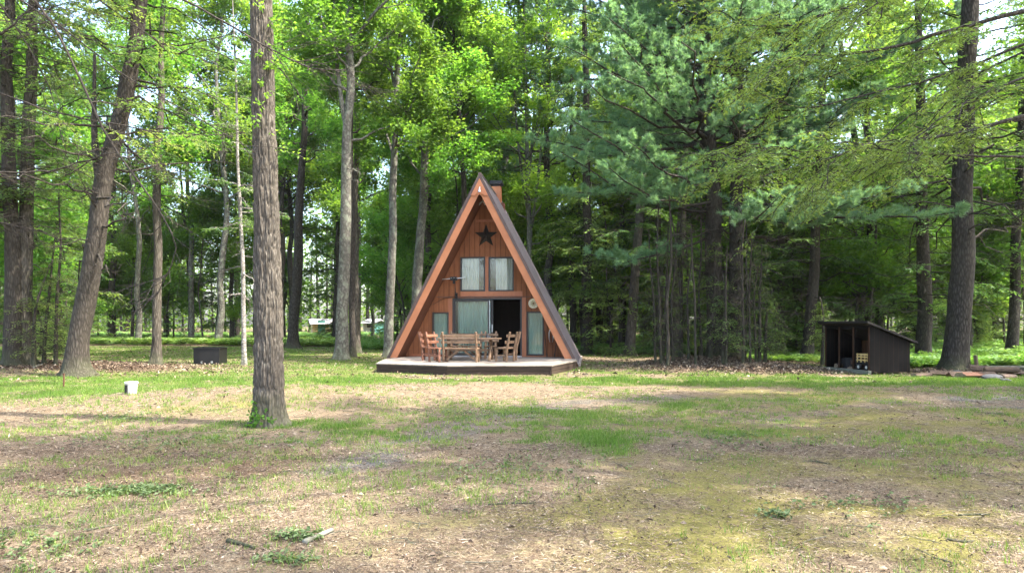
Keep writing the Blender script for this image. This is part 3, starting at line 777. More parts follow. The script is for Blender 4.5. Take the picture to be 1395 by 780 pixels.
def window(o, name, label, cur, fw=0.055):
    g = Geo(); a, b, c, d = o; v = VF-0.03; dp = 0.12
    for (p, q, r_, s_) in ((a, b, d-fw, d), (a, b, c, c+fw), (a, a+fw, c+fw, d-fw), (b-fw, b, c+fw, d-fw)):
        g.box(((p+q)/2, v+dp/2, (r_+s_)/2), (q-p, dp, s_-r_))
    w = g.build(name, M['frame'], cabin, bevel=0.005)
    if label: w['label'] = label
    gl = Geo(); gl.box(((a+b)/2, VF+0.03, (c+d)/2), (b-a-2*fw+0.01, 0.006, d-c-2*fw+0.01)); gl.build('pane', M['glass'], w)
    for i, (x0, x1, f) in enumerate(cur):
        curtain('curtain', a+(b-a)*x0, a+(b-a)*x1, c+0.03, d-0.03, VF+0.15, w, f, 0.022, i+int(a*10) % 7, 'curtain_white' if c > 2 else 'curtain')
    return w
window(W_UL, 'window', 'upper window with its curtain drawn to the left', [(0.04, 0.72, 6)])
window(W_UR, 'window', 'upper window with its curtain drawn to the right', [(0.27, 0.96, 6)])
window(W_L, 'window', None, [(0.03, 0.97, 5)])
window(W_R, 'window', None, [(0.03, 0.97, 5)])

# sliding door: fixed leaf with curtain on the left, sliding leaf pushed behind it
a, b, c, d = W_DR
g = Geo(); fw = 0.06
for (p, q, r_, s_) in ((a, b, d-fw, d), (a, a+fw, c, d-fw), (b-fw, b, c, d-fw)): g.box(((p+q)/2, VF+0.03, (r_+s_)/2), (q-p, 0.14, s_-r_))
door = g.build('sliding_door', M['frame'], cabin, bevel=0.005)
g = Geo(); g.box(((a+b)/2, VF-0.03, c+0.02), (b-a, 0.22, 0.04)); g.build('threshold', M['alu'], door)
m0 = hp(666.5, 450, VF)[0]; m1 = hp(671.5, 450, VF)[0]
g = Geo(); x0, x1 = a+fw+0.002, m0
for (p, q, r_, s_) in ((x0, x1, d-fw-0.07, d-fw-.002), (x0, x1, c+0.042, c+0.14), (x0, x0+0.06, c+0.14, d-fw-0.07), (x1-0.06, x1, c+0.14, d-fw-0.07)): g.box(((p+q)/2, VF+0.01, (r_+s_)/2), (q-p, 0.045, s_-r_))
leafp = g.build('fixed_leaf', M['frame'], door)
g = Geo(); g.box(((x0+x1)/2, VF+0.012, (c+d)/2), (x1-x0-0.1, 0.006, d-c-0.25)); g.build('pane', M['glass'], door)
g = Geo(); y_ = VF+0.07; x0b, x1b = a+fw+0.08, m1
for (p, q, r_, s_) in ((x0b, x1b, d-fw-0.06, d-fw-.004), (x0b, x1b, c+0.045, c+0.13), (x0b, x0b+0.06, c+0.13, d-fw-0.06), (x1b-0.07, x1b, c+0.13, d-fw-0.06)): g.box(((p+q)/2, y_, (r_+s_)/2), (q-p, 0.04, s_-r_))
g.build('sliding_leaf', M['frame'], door)
g = Geo(); g.bar((m1-0.035, VF+0.035, c+0.95), (m1-0.035, VF+0.035, c+1.25), 0.03, 0.03, (0, 1, 0)); g.build('handle', M['alu'], door)
g = Geo(); g.box((m0+0.012, VF-0.014, (c+d)/2-0.02), (0.022, 0.01, d-c-0.14)); g.build('weather_strip', M['alu'], door)
curtain('curtain', a+0.08, m0+0.02, c+0.05, d-0.05, VF+0.20, door, 11, 0.035, 5)

# chimney
g = Geo(); cv = 4.35
cz = EYE+(HY-255)/F*(25.4+cv)
ub_ = 0.02
g.box((ub_, cv, (5.9+cz)/2), (0.40, 0.42, cz-5.9))
ch = g.build('chimney', M['fascia'], roof, bevel=0.01)
g = Geo(); g.box((ub_, cv, cz+0.04), (0.34, 0.36, 0.08)); g.box((ub_, cv, cz+0.16), (0.54, 0.54, 0.16)); g.build('chimney_cap', M['blackmetal'], ch, bevel=0.01)
g = Geo(); g.box((ub_+0.27, cv+0.1, 6.45), (0.14, 0.3, 0.75)); g.build('flue_pipe', M['soffit'], ch)

# things fixed to the front wall
def rot_to_house(o, u, v, z): o.location = hw(u, v, z); o.rotation_euler = (0, 0, -YAW); return o
u, z = hp(662.3, 321.5, VF)
g = Geo(); Ro = 0.475; Ri = Ro*0.40
pts = [((Ro if i % 2 == 0 else Ri)*math.sin(i*math.pi/5), (Ro if i % 2 == 0 else Ri)*math.cos(i*math.pi/5)) for i in range(10)]
V = [(x, 0, zz) for x, zz in pts] + [(0, -0.10, 0), (0, 0, 0)]
g.add(V, tris=[[i, (i+1) % 10, 10] for i in range(10)] + [[(i+1) % 10, i, 11] for i in range(10)])
st = g.build('barn_star', M['rust']); rot_to_house(st, u, VF-0.03, z)
tag(st, 'dark five-pointed tin star hung on the gable above the upper windows', 'star ornament')

u, z = hp(726.8, 413.2, VF)
pl = thing('wall_plate', 'round cream plate with a brown centre hung over the tall side window', 'wall plate', hw(u, VF-0.012, z), -YAW)
def disc(g, r, y0, y1, prof=None, seg=32):
    a = np.arange(seg)*2*math.pi/seg
    rings = prof or [(r, y1), (r, y0), (0.001, y0)]
    V = np.array([[rr*math.cos(t), yy, rr*math.sin(t)] for rr, yy in rings for t in a])
    g.add(V, [[i*seg+j, i*seg+(j+1) % seg, (i+1)*seg+(j+1) % seg, (i+1)*seg+j] for i in range(len(rings)-1) for j in range(seg)])
M['cream'] = mat_plain('cream enamel', (0.62, 0.55, 0.38), 0.4, 0.4, 0, 0.2, 12)
M['brownpaint'] = mat_plain('brown painted motif', (0.22, 0.14, 0.06), 0.5, 0.3, 0, 0.5, 30)
M['olivepaint'] = mat_plain('olive painted motif', (0.24, 0.24, 0.10), 0.5, 0.3, 0, 0.5, 30)
g = Geo(); disc(g, 0, 0, 0, [(0.19, 0.01), (0.195, -0.01), (0.18, -0.018), (0.13, -0.004), (0.001, -0.004)]); g.build('plate_dish', M['cream'], pl, smooth=True)
g = Geo()
for i in range(8):
    t = i*math.pi/4+0.3; gg_ = Geo()
    c_ = (0.085*math.cos(t), 0.085*math.sin(t))
    g.add([(c_[0]+0.03*math.cos(q), -0.0075, c_[1]+0.022*math.sin(q)) for q in np.arange(8)*math.pi/4], [[0, 1, 2, 3], [0, 3, 4, 7], [4, 5, 6, 7]])
g.build('painted_leaves', M['olivepaint'], pl)
g = Geo(); disc(g, 0, 0, 0, [(0.052, -0.004), (0.050, -0.009), (0.001, -0.009)], 16); g.build('painted_centre', M['brownpaint'], pl)

# floodlight under the peak
u, z = hp(657.5, 276.5, 0.95)
fl = thing('flood_lamp', 'small twin white floodlight under the roof peak', 'lamp', hw(u, 0.95, z), -YAW)
g = Geo(); g.tube([(0, 0, 0.28), (0, 0, 0.05)], 0.018, 8); g.build('stem', M['white'], fl)
for s in (-1, 1):
    g = Geo(); g.tube([(s*0.03, 0.02, 0.05), (s*0.09, -0.04, 0.0), (s*0.14, -0.12, -0.05)], [0.03, 0.045, 0.065], 12); g.build('lamp_head', M['white'], fl, smooth=True)

# television antenna on the left of the upper windows
u0, z0 = hp(622, 404, VF); u1, z1 = hp(619.5, 381, VF)
an = thing('antenna', 'dark television antenna on a short mast beside the upper window', 'antenna', hw(u0, VF-0.25, z0), -YAW)
dz = z1-z0; du = u1-u0
g = Geo(); g.tube([(0, 0.22, 0.02), (0, 0.0, 0.02), (0, 0, dz)], 0.024, 8); g.box((0, 0.21, 0.02), (0.10, 0.02, 0.26)); g.box((0.0, 0.1, 0.12), (0.05, 0.2, 0.03)); g.build('mast', M['blackmetal'], an)
g = Geo(); g.bar((-0.52, -0.02, dz+0.01), (0.34, -0.02, dz+0.06), 0.03, 0.03); g.build('boom', M['alu'], an)
g = Geo(); g.box((-0.06, -0.02, dz+0.03), (0.26, 0.14, 0.15)); g.box((-0.05, -0.03, dz-0.10), (0.09, 0.1, 0.14)); g.build('junction_box', M['blackmetal'], an, bevel=0.01)
for i in range(5):
    x = -0.12+i*0.11
    g = Geo(); g.tube([(x, -0.28, dz+0.05), (x, 0.24, dz+0.05)], 0.008, 6); g.build('antenna_element', M['alu'], an)
g = Geo(); P = [(-0.02, 0.2, 0.0), (-0.5, 0.235, -0.06), (-0.95, 0.235, -0.30), (-1.3, 0.235, -0.33)]; g.tube(P, 0.008, 6); g.build('cable', M['blackmetal'], an)

# iron hearth tools hanging on the right of the wall
u, z = hp(751, 448, VF)
ht = thing('garden_tools', 'two curved steel tongs hanging on the wall right of the side window', 'tools', hw(u, VF-0.05, z), -YAW)
for s in (-1, 1):
    g = Geo(); g.tube([(0, 0, 0), (s*0.05, 0, -0.03), (s*0.085, 0, -0.16), (s*0.075, 0, -0.36), (s*0.05, 0, -0.50)], [0.016, 0.018, 0.02, 0.017, 0.01], 8); g.build('tong_arm', M['alu'], ht, smooth=True)
g = Geo(); g.tube([(0, 0, -0.02), (0, 0, -0.55)], 0.008, 6); g.tube([(0, 0, -0.55), (0.03, 0, -0.62), (0, 0, -0.72), (-0.03, 0, -0.62), (0, 0, -0.55)], 0.012, 6); g.build('chain', M['blackmetal'], ht)
for i, (du_, tilt, lb) in enumerate(((-0.16, -0.10, 'slim rod leaning on the wall just right of the tall side window'), (0.13, 0.12, 'slim rod leaning on the wall close to the roof foot'))):
    o = Geo(); L_ = 1.0
    o.tube([(0, -0.12, 0), (tilt*0.5, -0.06, L_*0.5), (tilt, 0.01, L_)], 0.014, 6); o.box((0, -0.12, 0.07), (0.03, 0.03, 0.12))
    r_ = o.build('iron_rod', M['blackmetal']); rot_to_house(r_, u+du_, VF-0.04, ZD+0.004); tag(r_, lb, 'rod')

# ------------------------------------------------------------------ deck
def on_z(px, py, z): d = (EYE-z)*F/(py-HY); return np.array([(px-CX)/F*d, d])
P1 = on_z(512, 494.5, ZD); P2 = on_z(609, 497.6, ZD); P3 = on_z(752, 497.2, ZD); P4 = on_z(786.5, 490.6, ZD)
BR = HO + HU*(roof_half(ZD)+0.03) + HV*(-0.1); BL = HO - HU*(roof_half(ZD)+0.05) + HV*(0.25)
poly = [P1, P2, P3, P4, BR, HO+HU*3.0+HV*VF, HO-HU*3.0+HV*VF, BL]
# BL seen at photo (525, 488): keep the strip left of the cabin
poly[-1] = on_z(524.5, 488.3, ZD)
def clip_halfplane(pts, n, d):   # keep dot(p, n) <= d
    out = []
    for i in range(len(pts)):
        p, q = pts[i], pts[(i+1) % len(pts)]; a, b = np.dot(p, n)-d, np.dot(q, n)-d
        if a <= 0: out.append(p)
        if a*b < 0: out.append(p+(q-p)*(a/(a-b)))
    return out
deck = thing('wooden_deck', 'low weathered grey deck with dark skirt boards in front of the cabin', 'deck', (P2[0], P2[1], 0))
O2 = np.array([P2[0], P2[1]])
bd = HU; bn = HV
g = Geo(); s0 = min(np.dot(p, bn) for p in poly); s1 = max(np.dot(p, bn) for p in poly); rngd = np.random.default_rng(4)
s = s0
while s < s1:
    q = clip_halfplane(clip_halfplane([np.array(p) for p in poly], bn, s+0.142), -bn, -s)
    if len(q) >= 3:
        lo = min(np.dot(p, bd) for p in q); hi = max(np.dot(p, bd) for p in q)
        cut = lo + (hi-lo)*rngd.uniform(0.25, 0.75)
        for aa, bb in ((lo-1, cut-0.002), (cut+0.002, hi+1)):
            r_ = clip_halfplane(clip_halfplane(q, bd, bb), -bd, -aa)
            if len(r_) >= 3:
                zz = ZD + rngd.uniform(-0.002, 0.002)
                area = sum(r_[i][0]*r_[(i+1) % len(r_)][1]-r_[(i+1) % len(r_)][0]*r_[i][1] for i in range(len(r_)))
                if area < 0: r_ = r_[::-1]
                g.prism([(p[0]-O2[0], p[1]-O2[1], zz-0.035) for p in r_], (0, 0, 0.035), rngd.uniform(0, 1))
    s += 0.149
g.build('deck_boards', M['deck'], deck)
edge = [BL*0+poly[-1], P1, P2, P3, P4, BR]
for p, q in zip(edge[:-1], edge[1:]):
    p = np.array(p)-O2; q = np.array(q)-O2; t = (q-p)/np.linalg.norm(q-p); nn = np.array([-t[1], t[0]])
    p2, q2 = p+nn*0.05, q+nn*0.05
    g = Geo()
    g.bar((*p2, 0.195), (*q2, 0.195), 0.04, 0.13); g.bar((*(p2+nn*0.012), 0.06), (*(q2+nn*0.012), 0.06), 0.04, 0.125); g.bar((*(p2+nn*0.03), -0.08), (*(q2+nn*0.03), -0.08), 0.04, 0.14)
    g.build('skirt_board', M['skirt'], deck)
for p in (P1, P2, P3, P4):
    g = Geo(); q = np.array(p)-O2; cdir = np.array([-0.6, 24.0])-np.array(p); cdir /= np.linalg.norm(cdir)
    q = q+cdir*0.11; g.box((q[0], q[1], 0.06), (0.11, 0.11, 0.38)); g.build('deck_post', M['skirt'], deck)

# ------------------------------------------------------------------ rustic table, benches and chairs
def wob_tube(g, p0, p1, r, seg=7, seed=0, tint=0.5):
    rng = np.random.default_rng(seed); p0 = np.array(p0, float); p1 = np.array(p1, float)
    t = np.linspace(0, 1, 6)[:, None]; P = p0+(p1-p0)*t + rng.normal(0, 0.006, (6, 3))*np.sin(t*math.pi)
    g.tube(P, r*rng.uniform(0.88, 1.12, 6), seg, tint)
def seat_thing(name, label, cat, group, w, dp, mat, loc, rz, seed, hb=1.0):
    """local frame: sitter faces -y, back at +y"""
    o = thing(name, label, cat, loc, rz, group); rng = np.random.default_rng(seed); m = M[mat]
    for s in (-1, 1):
        g = Geo(); x = s*(w/2-0.05)
        wob_tube(g, (x, dp*0.5-0.02, 0), (x, dp*0.5, 0.45), 0.040, seed=seed+s+1); wob_tube(g, (x, dp*0.5, 0.43), (x+s*0.01, dp*0.5+0.13, hb), 0.038, seed=seed+s+5)
        g.build('back_post', m, o, smooth=False)
        g = Geo(); wob_tube(g, (x+s*0.02, -dp*0.5+0.02, 0), (x-s*0.02, -dp*0.5+0.05, 0.44), 0.040, seed=seed+s+9); g.build('leg', m, o)
        g = Geo(); g.bar((x, -dp*0.5+0.05, 0.20), (x, dp*0.5, 0.22), 0.05, 0.06); g.build('stretcher', m, o)
    g = Geo()
    for i in range(3):
        y = -dp*0.5+(i+0.5)*dp/3; g.box((0, y, 0.455+rng.uniform(-0.003, 0.003)), (w+0.03*rng.random(), dp/3-0.012, 0.04), tint=rng.random())
    g.build('seat', m, o, bevel=0.006)
    for i, zz in enumerate((0.66, 0.87)):
        g = Geo(); yb = dp*0.5+0.13*(zz-0.43)/0.57-0.055; g.box((rng.normal(0, 0.01), yb, zz), (w+0.10, 0.035, 0.095), tint=rng.random()); g.build('back_rail', m, o, bevel=0.01)
    if w > 0.9:
        for s in (-1, 1):
            g = Geo(); g.bar((s*(w/2-0.12), 0, 0.06), (s*0.06, 0, 0.42), 0.06, 0.06); g.build('brace', m, o)
    return o
zdk = ZD+0.004
def onw(px, d): return ((px-CX)/F*d, d, zdk)
# table
tb_ = thing('log_table', 'long rustic log dining table on the deck between benches and chairs', 'table', onw(640, 24.0), -YAW)
g = Geo(); rng = np.random.default_rng(2)
for i in range(5): g.box((0, -0.38+i*0.19, 0.755), (2.15+rng.uniform(-0.04, 0.04), 0.18, 0.05), tint=rng.random())
g.build('tabletop', M['log'], tb_, bevel=0.008)
for s in (-1, 1):
    for q in (-1, 1):
        g = Geo(); wob_tube(g, (s*0.75, q*0.38, 0), (s*0.75, -q*0.16, 0.72), 0.05, 8, s*2+q+7); g.build('leg', M['log'], tb_)
g = Geo(); g.bar((-0.8, 0, 0.36), (0.8, 0, 0.36), 0.07, 0.09); g.build('stretcher', M['log'], tb_)
seat_thing('log_bench', 'rustic log bench with its back to the yard, in front of the table', 'bench', None, 1.22, 0.42, 'log', onw(628, 23.0), -YAW+math.pi, 11)
seat_thing('log_bench', 'log bench on the wall side of the table, facing the yard', 'bench', None, 1.22, 0.42, 'log', onw(633, 25.0), -YAW, 12)
# sitter faces -y; a chair at the table's left end faces +x
seat_thing('log_chair', 'reddish log chair at the table end farthest from the open door, nearer the bench', 'chair', 'log chairs round the deck table', 0.52, 0.46, 'logred', onw(597, 23.05), -YAW+R(90)+R(-24), 21)
seat_thing('log_chair', 'log chair at the table end farthest from the open door, nearer the cabin wall', 'chair', 'log chairs round the deck table', 0.50, 0.46, 'logred', onw(585, 24.0), -YAW+R(90)+R(8), 22)
seat_thing('log_chair', 'log chair standing before the open doorway, nearest the deck front', 'chair', 'log chairs round the deck table', 0.52, 0.46, 'log', onw(688, 23.2), -YAW+R(-90)+R(-28), 23)
seat_thing('log_chair', 'log chair turned sideways before the open doorway, behind another chair', 'chair', 'log chairs round the deck table', 0.52, 0.46, 'log', onw(695, 24.0), -YAW+R(-90)+R(5), 24)
seat_thing('log_chair', 'log chair on the wall side of the table beside the door handle', 'chair', 'log chairs round the deck table', 0.46, 0.44, 'log', onw(668, 24.9), -YAW+R(6), 25)
# small things on the table
for (px, d, r_, h_, lb, nm, mt) in ((629, 24.1, 0.035, 0.10, 'small pale candle jar on the log table near the front bench', 'candle_jar', 'white'), (664, 23.9, 0.045, 0.14, 'dark tin can on the end of the log table', 'tin_can', 'stone')):
    g = Geo(); g.lathe([(0.001, 0), (r_, 0), (r_, h_*0.9), (r_*0.85, h_), (r_*0.75, h_*0.93), (0.001, h_*0.9)], 16)
    o = g.build(nm, M[mt], smooth=False); x, y, z_ = onw(px, d); o.location = (x, y, zdk+0.787); tag(o, lb, 'candle' if 'candle' in nm else 'can')

# ------------------------------------------------------------------ wood shed
SA = np.array([11.16, 21.3]); PH = 0.25
sh = thing('wood_shed', 'low black lean-to wood shed with an open three-bay front', 'shed', (SA[0], SA[1], 0), PH)
# local x = along the closed side wall (to the back), local y = along the open front
SW, SD, HF_, HB_ = 2.02, 1.52, 1.54, 1.02
def hgz(x): return HF_ + (HB_-HF_)*x/SD
g = Geo()
g.prism([(0.05, 0, 0.06), (SD, 0, 0.06), (SD, 0, HB_), (0.05, 0, hgz(0.05))], (0, 0.04, 0)); g.build('side_wall', M['shed'], sh)
g = Geo(); g.prism([(0.05, SW-0.04, 0.06), (SD, SW-0.04, 0.06), (SD, SW-0.04, HB_), (0.05, SW-0.04, hgz(0.05))], (0, 0.04, 0)); g.build('side_wall', M['shed'], sh)
g = Geo(); g.box((SD-0.03, SW/2, 0.06+(HB_-0.06)/2), (0.04, SW-0.09, HB_-0.08)); g.build('back_wall', M['shedin'], sh)
g = Geo(); g.box((SD/2, SW/2, 0.08), (SD-0.12, SW-0.1, 0.05)); g.build('shed_floor', M['shedin'], sh)
for y in (0.035, 0.70, 1.34, SW-0.035):
    g = Geo(); g.box((0.03, y, 0.12+(HF_-0.16)/2), (0.07, 0.07, HF_-0.2)); g.build('post', M['shed'], sh)
g = Geo(); g.box((0.04, SW/2, HF_-0.07), (0.06, SW+0.02, 0.11)); g.build('header_beam', M['shed'], sh)
g = Geo(); g.box((-0.02, SW/2, 0.06), (0.12, SW+0.06, 0.12)); g.build('sill_board', M['sill'], sh, bevel=0.008)
g = Geo(); x0, x1 = -0.17, SD+0.22
g.prism([(x0, -0.10, hgz(x0)+0.0), (x1, -0.10, hgz(x1)+0.0), (x1, -0.10, hgz(x1)+0.075), (x0, -0.10, hgz(x0)+0.075)], (0, SW+0.26, 0))
g.build('roof', M['shedroof'], sh, bevel=0.008)
def sl(x, y, z=0.0): c, s = math.cos(PH), math.sin(PH); return (SA[0]+x*c-y*s, SA[1]+x*s+y*c, z)
# wagon with slatted wooden sides
wg = thing('garden_wagon', 'small wagon with yellow slatted wooden sides parked inside the wood shed', 'wagon', sl(0.30, 0.40, 0.107), PH)
g = Geo(); g.box((0, 0, 0.22), (0.42, 0.50, 0.05)); g.build('wagon_bed', M['blackmetal'], wg)
for zz in (0.32, 0.42, 0.50):
    g = Geo(); g.box((-0.21, 0, zz), (0.018, 0.52, 0.035)); g.box((0.21, 0, zz), (0.018, 0.52, 0.035)); g.box((0, -0.26, zz), (0.40, 0.018, 0.035)); g.box((0, 0.26, zz), (0.40, 0.018, 0.035)); g.build('side_rail', M['yellowwood'], wg)
for y in (-0.24, -0.08, 0.08, 0.24):
    for x in (-0.195, 0.195):
        g = Geo(); g.box((x, y, 0.385), (0.014, 0.04, 0.29)); g.build('upright', M['yellowwood'], wg)
for x in (-0.2, 0.2):
    for y in (-0.17, 0.17):
        w = Geo(); a_ = np.arange(20)*2*math.pi/20
        prof = [(0.05, -0.03), (0.085, -0.03), (0.10, -0.015), (0.10, 0.015), (0.085, 0.03), (0.05, 0.03)]
        w.add([[x+yy, y+rr*math.cos(t), 0.102+rr*math.sin(t)] for rr, yy in prof for t in a_], [[i*20+j, i*20+(j+1) % 20, (i+1)*20+(j+1) % 20, (i+1)*20+j] for i in range(5) for j in range(20)])
        wh = w.build('wheel', M['rubber'], wg, smooth=True)
        w = Geo(); w.tube([(x-0.02, y, 0.102), (x+0.02, y, 0.102)], 0.052, 14); w.build('hub', M['white'], wh)
for i, y in enumerate((0.25, 0.52)):
    g = Geo(); g.box((0, 0, 0.45), (0.03, 0.14, 0.90)); o = g.build('yellow_plank', M['yellowwood']); o.location = sl(SD-0.09-0.02*i, y, 0.108); o.rotation_euler = (0, R(3), PH)
    tag(o, ('yellowish plank leaning on the shed back wall, behind the wagon near the corner post', 'yellowish plank leaning on the shed back wall, nearer the middle bay')[i], 'plank')

def split_log(name, label, loc, L, r, rz, tilt, bark='chip', group=None, seed=0, half=True):
    rng = np.random.default_rng(seed); o = thing(name, label, 'firewood', loc, rz, group)
    a1 = math.pi*(1.0 if half else 2.0); n = 12
    ang = np.linspace(0, a1, n if half else n, endpoint=half)
    rr = r*(1+rng.normal(0, 0.09, len(ang)))
    V0 = [(-L/2+rng.normal(0, 0.01), q*math.cos(t), q*math.sin(t)*0.85) for t, q in zip(ang, rr)]
    V1 = [(L/2+rng.normal(0, 0.01), q*math.cos(t)*0.94, q*math.sin(t)*0.82) for t, q in zip(ang, rr)]
    m = len(V0); off = 0 if half else r*0.85
    g = Geo(); g.add(np.array(V0+V1)+[0, 0, off], [[i, m+i, m+(i+1) % m, (i+1) % m] for i in range(m-1 if half else m)]); b = g.build('bark', M[bark], o)
    g = Geo(); g.add(np.array(V0+V1)+[0, 0, off]); g.poly += [list(range(m))[::1], list(range(m, 2*m))[::-1]]
    if half: g.q.append(np.array([[0, m-1, 2*m-1, m]]))
    c_ = g.build('cut_face', M['cutwood' if seed % 3 else 'redrot'], o)
    o.rotation_euler = (tilt, R(rng.uniform(-6, 6)), rz)
    return o
lg = 'logs inside the wood shed'
for i, (x, y, zz, L_, r_, rz_, t_, lb) in enumerate(((0.30, 1.02, 0.105, 0.40, 0.10, 0.3, 0.2, 'short log on the shed floor in the middle bay, lowest of three'), (0.42, 0.98, 0.24, 0.38, 0.09, 0.9, 2.5, 'split log lying across others in the middle bay of the shed'), (0.50, 1.12, 0.30, 0.36, 0.08, -0.5, 0.9, 'topmost split log tilted up in the middle bay of the shed'), (0.25, 1.62, 0.105, 0.30, 0.085, 0.1, 0.0, 'round log showing its pale cut end in the far bay of the shed'))):
    split_log('firewood_log', lb, sl(x, y, zz), L_, r_, PH+rz_, t_, 'chip', lg, i+1, half=i != 3)
g = Geo(); g.prism([(-0.3, 0, 0), (0.3, 0, 0), (0.22, 0, 0.30), (-0.2, 0, 0.34)], (0, 0.35, 0)); o = g.build('ash_bin', M['rubber'], bevel=0.02); o.location = sl(0.7, 1.5, 0.107); o.rotation_euler = (0, 0, PH+1.2); tag(o, 'dark grey bin in the dark far bay of the wood shed', 'bin')
# dead twigs caught on the shed roof
g = Geo()
P = np.array([[[0, 0, 0.02], [0.18, 0.05, 0.10], [0.34, 0.0, 0.20]], [[0.05, 0, 0.02], [0.05, 0.15, 0.09], [-0.05, 0.25, 0.18]], [[0.1, 0.02, 0.05], [0.25, -0.1, 0.12], [0.42, -0.12, 0.10]]])
g.tubes(P, np.full((3, 3), 0.012)*np.array([1, .8, .5]), 5); o = g.build('dead_twig', M['cutwood']); o.location = sl(1.1, 0.05, hgz(1.1)+0.075); o.rotation_euler = (0, 0, 0.3)
tag(o, 'pale dead twig lying on the sloping shed roof', 'twig')

# ------------------------------------------------------------------ fire box, bucket, stake
d = 27.5; x = (287-CX)/F*d
bx = thing('fire_box', 'square black steel fire box standing on the lawn', 'fire box', (x, d, float(hgt(x, d))), 0.1)
g = Geo(); w, hh, tk = 0.98, 0.64, 0.02
for (cx, cy, sx, sy) in ((0, -w/2, w, tk), (0, w/2, w, tk), (-w/2+tk/2, 0, tk, w-tk), (w/2-tk/2, 0, tk, w-tk)): g.box((cx, cy, hh/2-0.01), (sx, sy, hh))
g.build('steel_wall', M['blackmetal'], bx)
g = Geo()
for (cx, cy, sx, sy) in ((0, -w/2-0.015, w+0.07, 0.05), (0, w/2+0.015, w+0.07, 0.05), (-w/2-0.01, 0, 0.05, w-0.04), (w/2+0.01, 0, 0.05, w-0.04)): g.box((cx, cy, hh+0.005), (sx, sy, 0.03))
g.build('rim', M['blackmetal'], bx)
for xx in (-0.17, 0.21):
    g = Geo(); g.tube([(xx, -w/2-0.028, 0.09), (xx, -w/2-0.012, 0.09)], 0.045, 12); g.build('vent_cover', M['alu'], bx)
x, y = gpos(179, 536)
BS = 0.86
bk = thing('white_bucket', 'dirty white lidded plastic bucket on the grass by the rise', 'bucket', (x, y, float(hgt(x, y))-0.02), 0.5)
g = Geo(); g.lathe([(0.001, 0), (0.115, 0), (0.138, 0.27), (0.146, 0.275), (0.146, 0.29), (0.138, 0.292)], 32); g.build('bucket_body', M['white'], bk, smooth=False)
g = Geo(); g.lathe([(0.150, 0.275), (0.154, 0.28), (0.154, 0.31), (0.145, 0.318), (0.12, 0.312), (0.001, 0.312)], 32); g.build('lid', M['white'], bk)
g = Geo(); g.box((-0.115, -0.085, 0.13), (0.03, 0.07, 0.24), 0.6); g.build('dark_strip', M['blackmetal'], bk); bk.scale = (BS, BS, BS)
x, y = gpos(86.5, 529)
g = Geo(); g.tube([(0, 0, -0.05), (0.01, 0, 0.2), (0.0, 0.01, 0.36)], 0.019, 8); g.box((0, 0.01, 0.365), (0.045, 0.045, 0.02)); o = g.build('marker_stake', M['redrot']); o.location = (x, y, float(hgt(x, y)))
tag(o, 'short rusty stake standing in the lawn before the leaning tree', 'stake')

# ------------------------------------------------------------------ log and stone heap by the big trunk
rng = np.random.default_rng(77)
heap = [(1256, 512, .55, .09, 'flat slab of pale wood at the near end of the heap by the trunk'), (1286, 511, .75, .13, 'bark slab leaning on the foot of the big trunk'), (1308, 514, .55, .16, 'dark chunk of wood at the front of the heap, before the trunk'), (1321, 515, .7, .17, 'red rotten split log in the middle of the heap'), (1334, 509, .6, .13, 'log chunk behind the red rotten log'), (1343, 513, .5, .14, 'short brown log just right of the red rotten log'), (1364, 512, .8, .15, 'long bark slab bridging the gap in the heap'), (1372, 515, .55, .12, 'split log lying low before the long bark slab'), (1386, 511, .5, .11, 'end log of the heap with a pale cut face')]
for i, (px, py, L_, r_, lb) in enumerate(heap):
    x, y = gpos(px, py); split_log('split_log', lb, (x, y, float(hgt(x, y))-0.01+(0.14 if i in (4, 6) else 0.02)), L_*1.1, r_*1.25, rng.uniform(-0.5, 0.5), rng.uniform(-0.5, 0.4), 'redrot' if i in (3,) else 'chip', 'logs heaped by the big trunk', 40+i*(3 if i == 3 else 1), True)
x, y = gpos(1329, 505); o = split_log('split_log', 'pale chunk standing on end on top of the heap', (x, y, float(hgt(x, y))+0.32), 0.42, 0.07, 0.4, 0.2, 'cutwood', 'logs heaped by the big trunk', 61); o.rotation_euler = (0.2, R(78), 0.4)
x, y = gpos(1395, 506); split_log('fallen_log', 'grey fallen log lying behind the heap towards the ferns', (x+0.6, y+0.2, float(hgt(x, y))-0.03), 3.2, 0.13, -0.12, 0.1, 'bark_grey', None, 64, False)
def rock(label, px, py, s, seed):
    rng = np.random.default_rng(seed); g = Geo(); n, m = 9, 14
    th = np.linspace(0, math.pi, n)[:, None]; ph = (np.arange(m)*2*math.pi/m)[None]
    X, Y, Z = np.sin(th)*np.cos(ph), np.sin(th)*np.sin(ph), np.cos(th)*np.ones_like(ph)
    q = 1+0.5*(noise3(X*1.3+seed, Y*1.3, Z*1.3, 3)-0.5)
    g.add(np.stack([X*q*s[0], Y*q*s[1], Z*q*s[2]], -1).reshape(-1, 3), [[i*m+j, i*m+(j+1) % m, (i+1)*m+(j+1) % m, (i+1)*m+j] for i in range(n-1) for j in range(m)])
    o = g.build('field_stone', M['stone']); x, y = gpos(px, py); o.location = (x, y, float(hgt(x, y))+s[2]*0.4); return tag(o, label, 'stone', 'stones in the heap')
rock('blue-grey flat stone in the heap beside the red rotten log', 1352, 516, (0.30, 0.2, 0.10), 3)
rock('small grey stone at the edge of the heap by the grass', 1369, 519, (0.14, 0.12, 0.06), 4)
rock('dark rounded stone at the foot of the big trunk', 1303, 511, (0.16, 0.14, 0.13), 5)

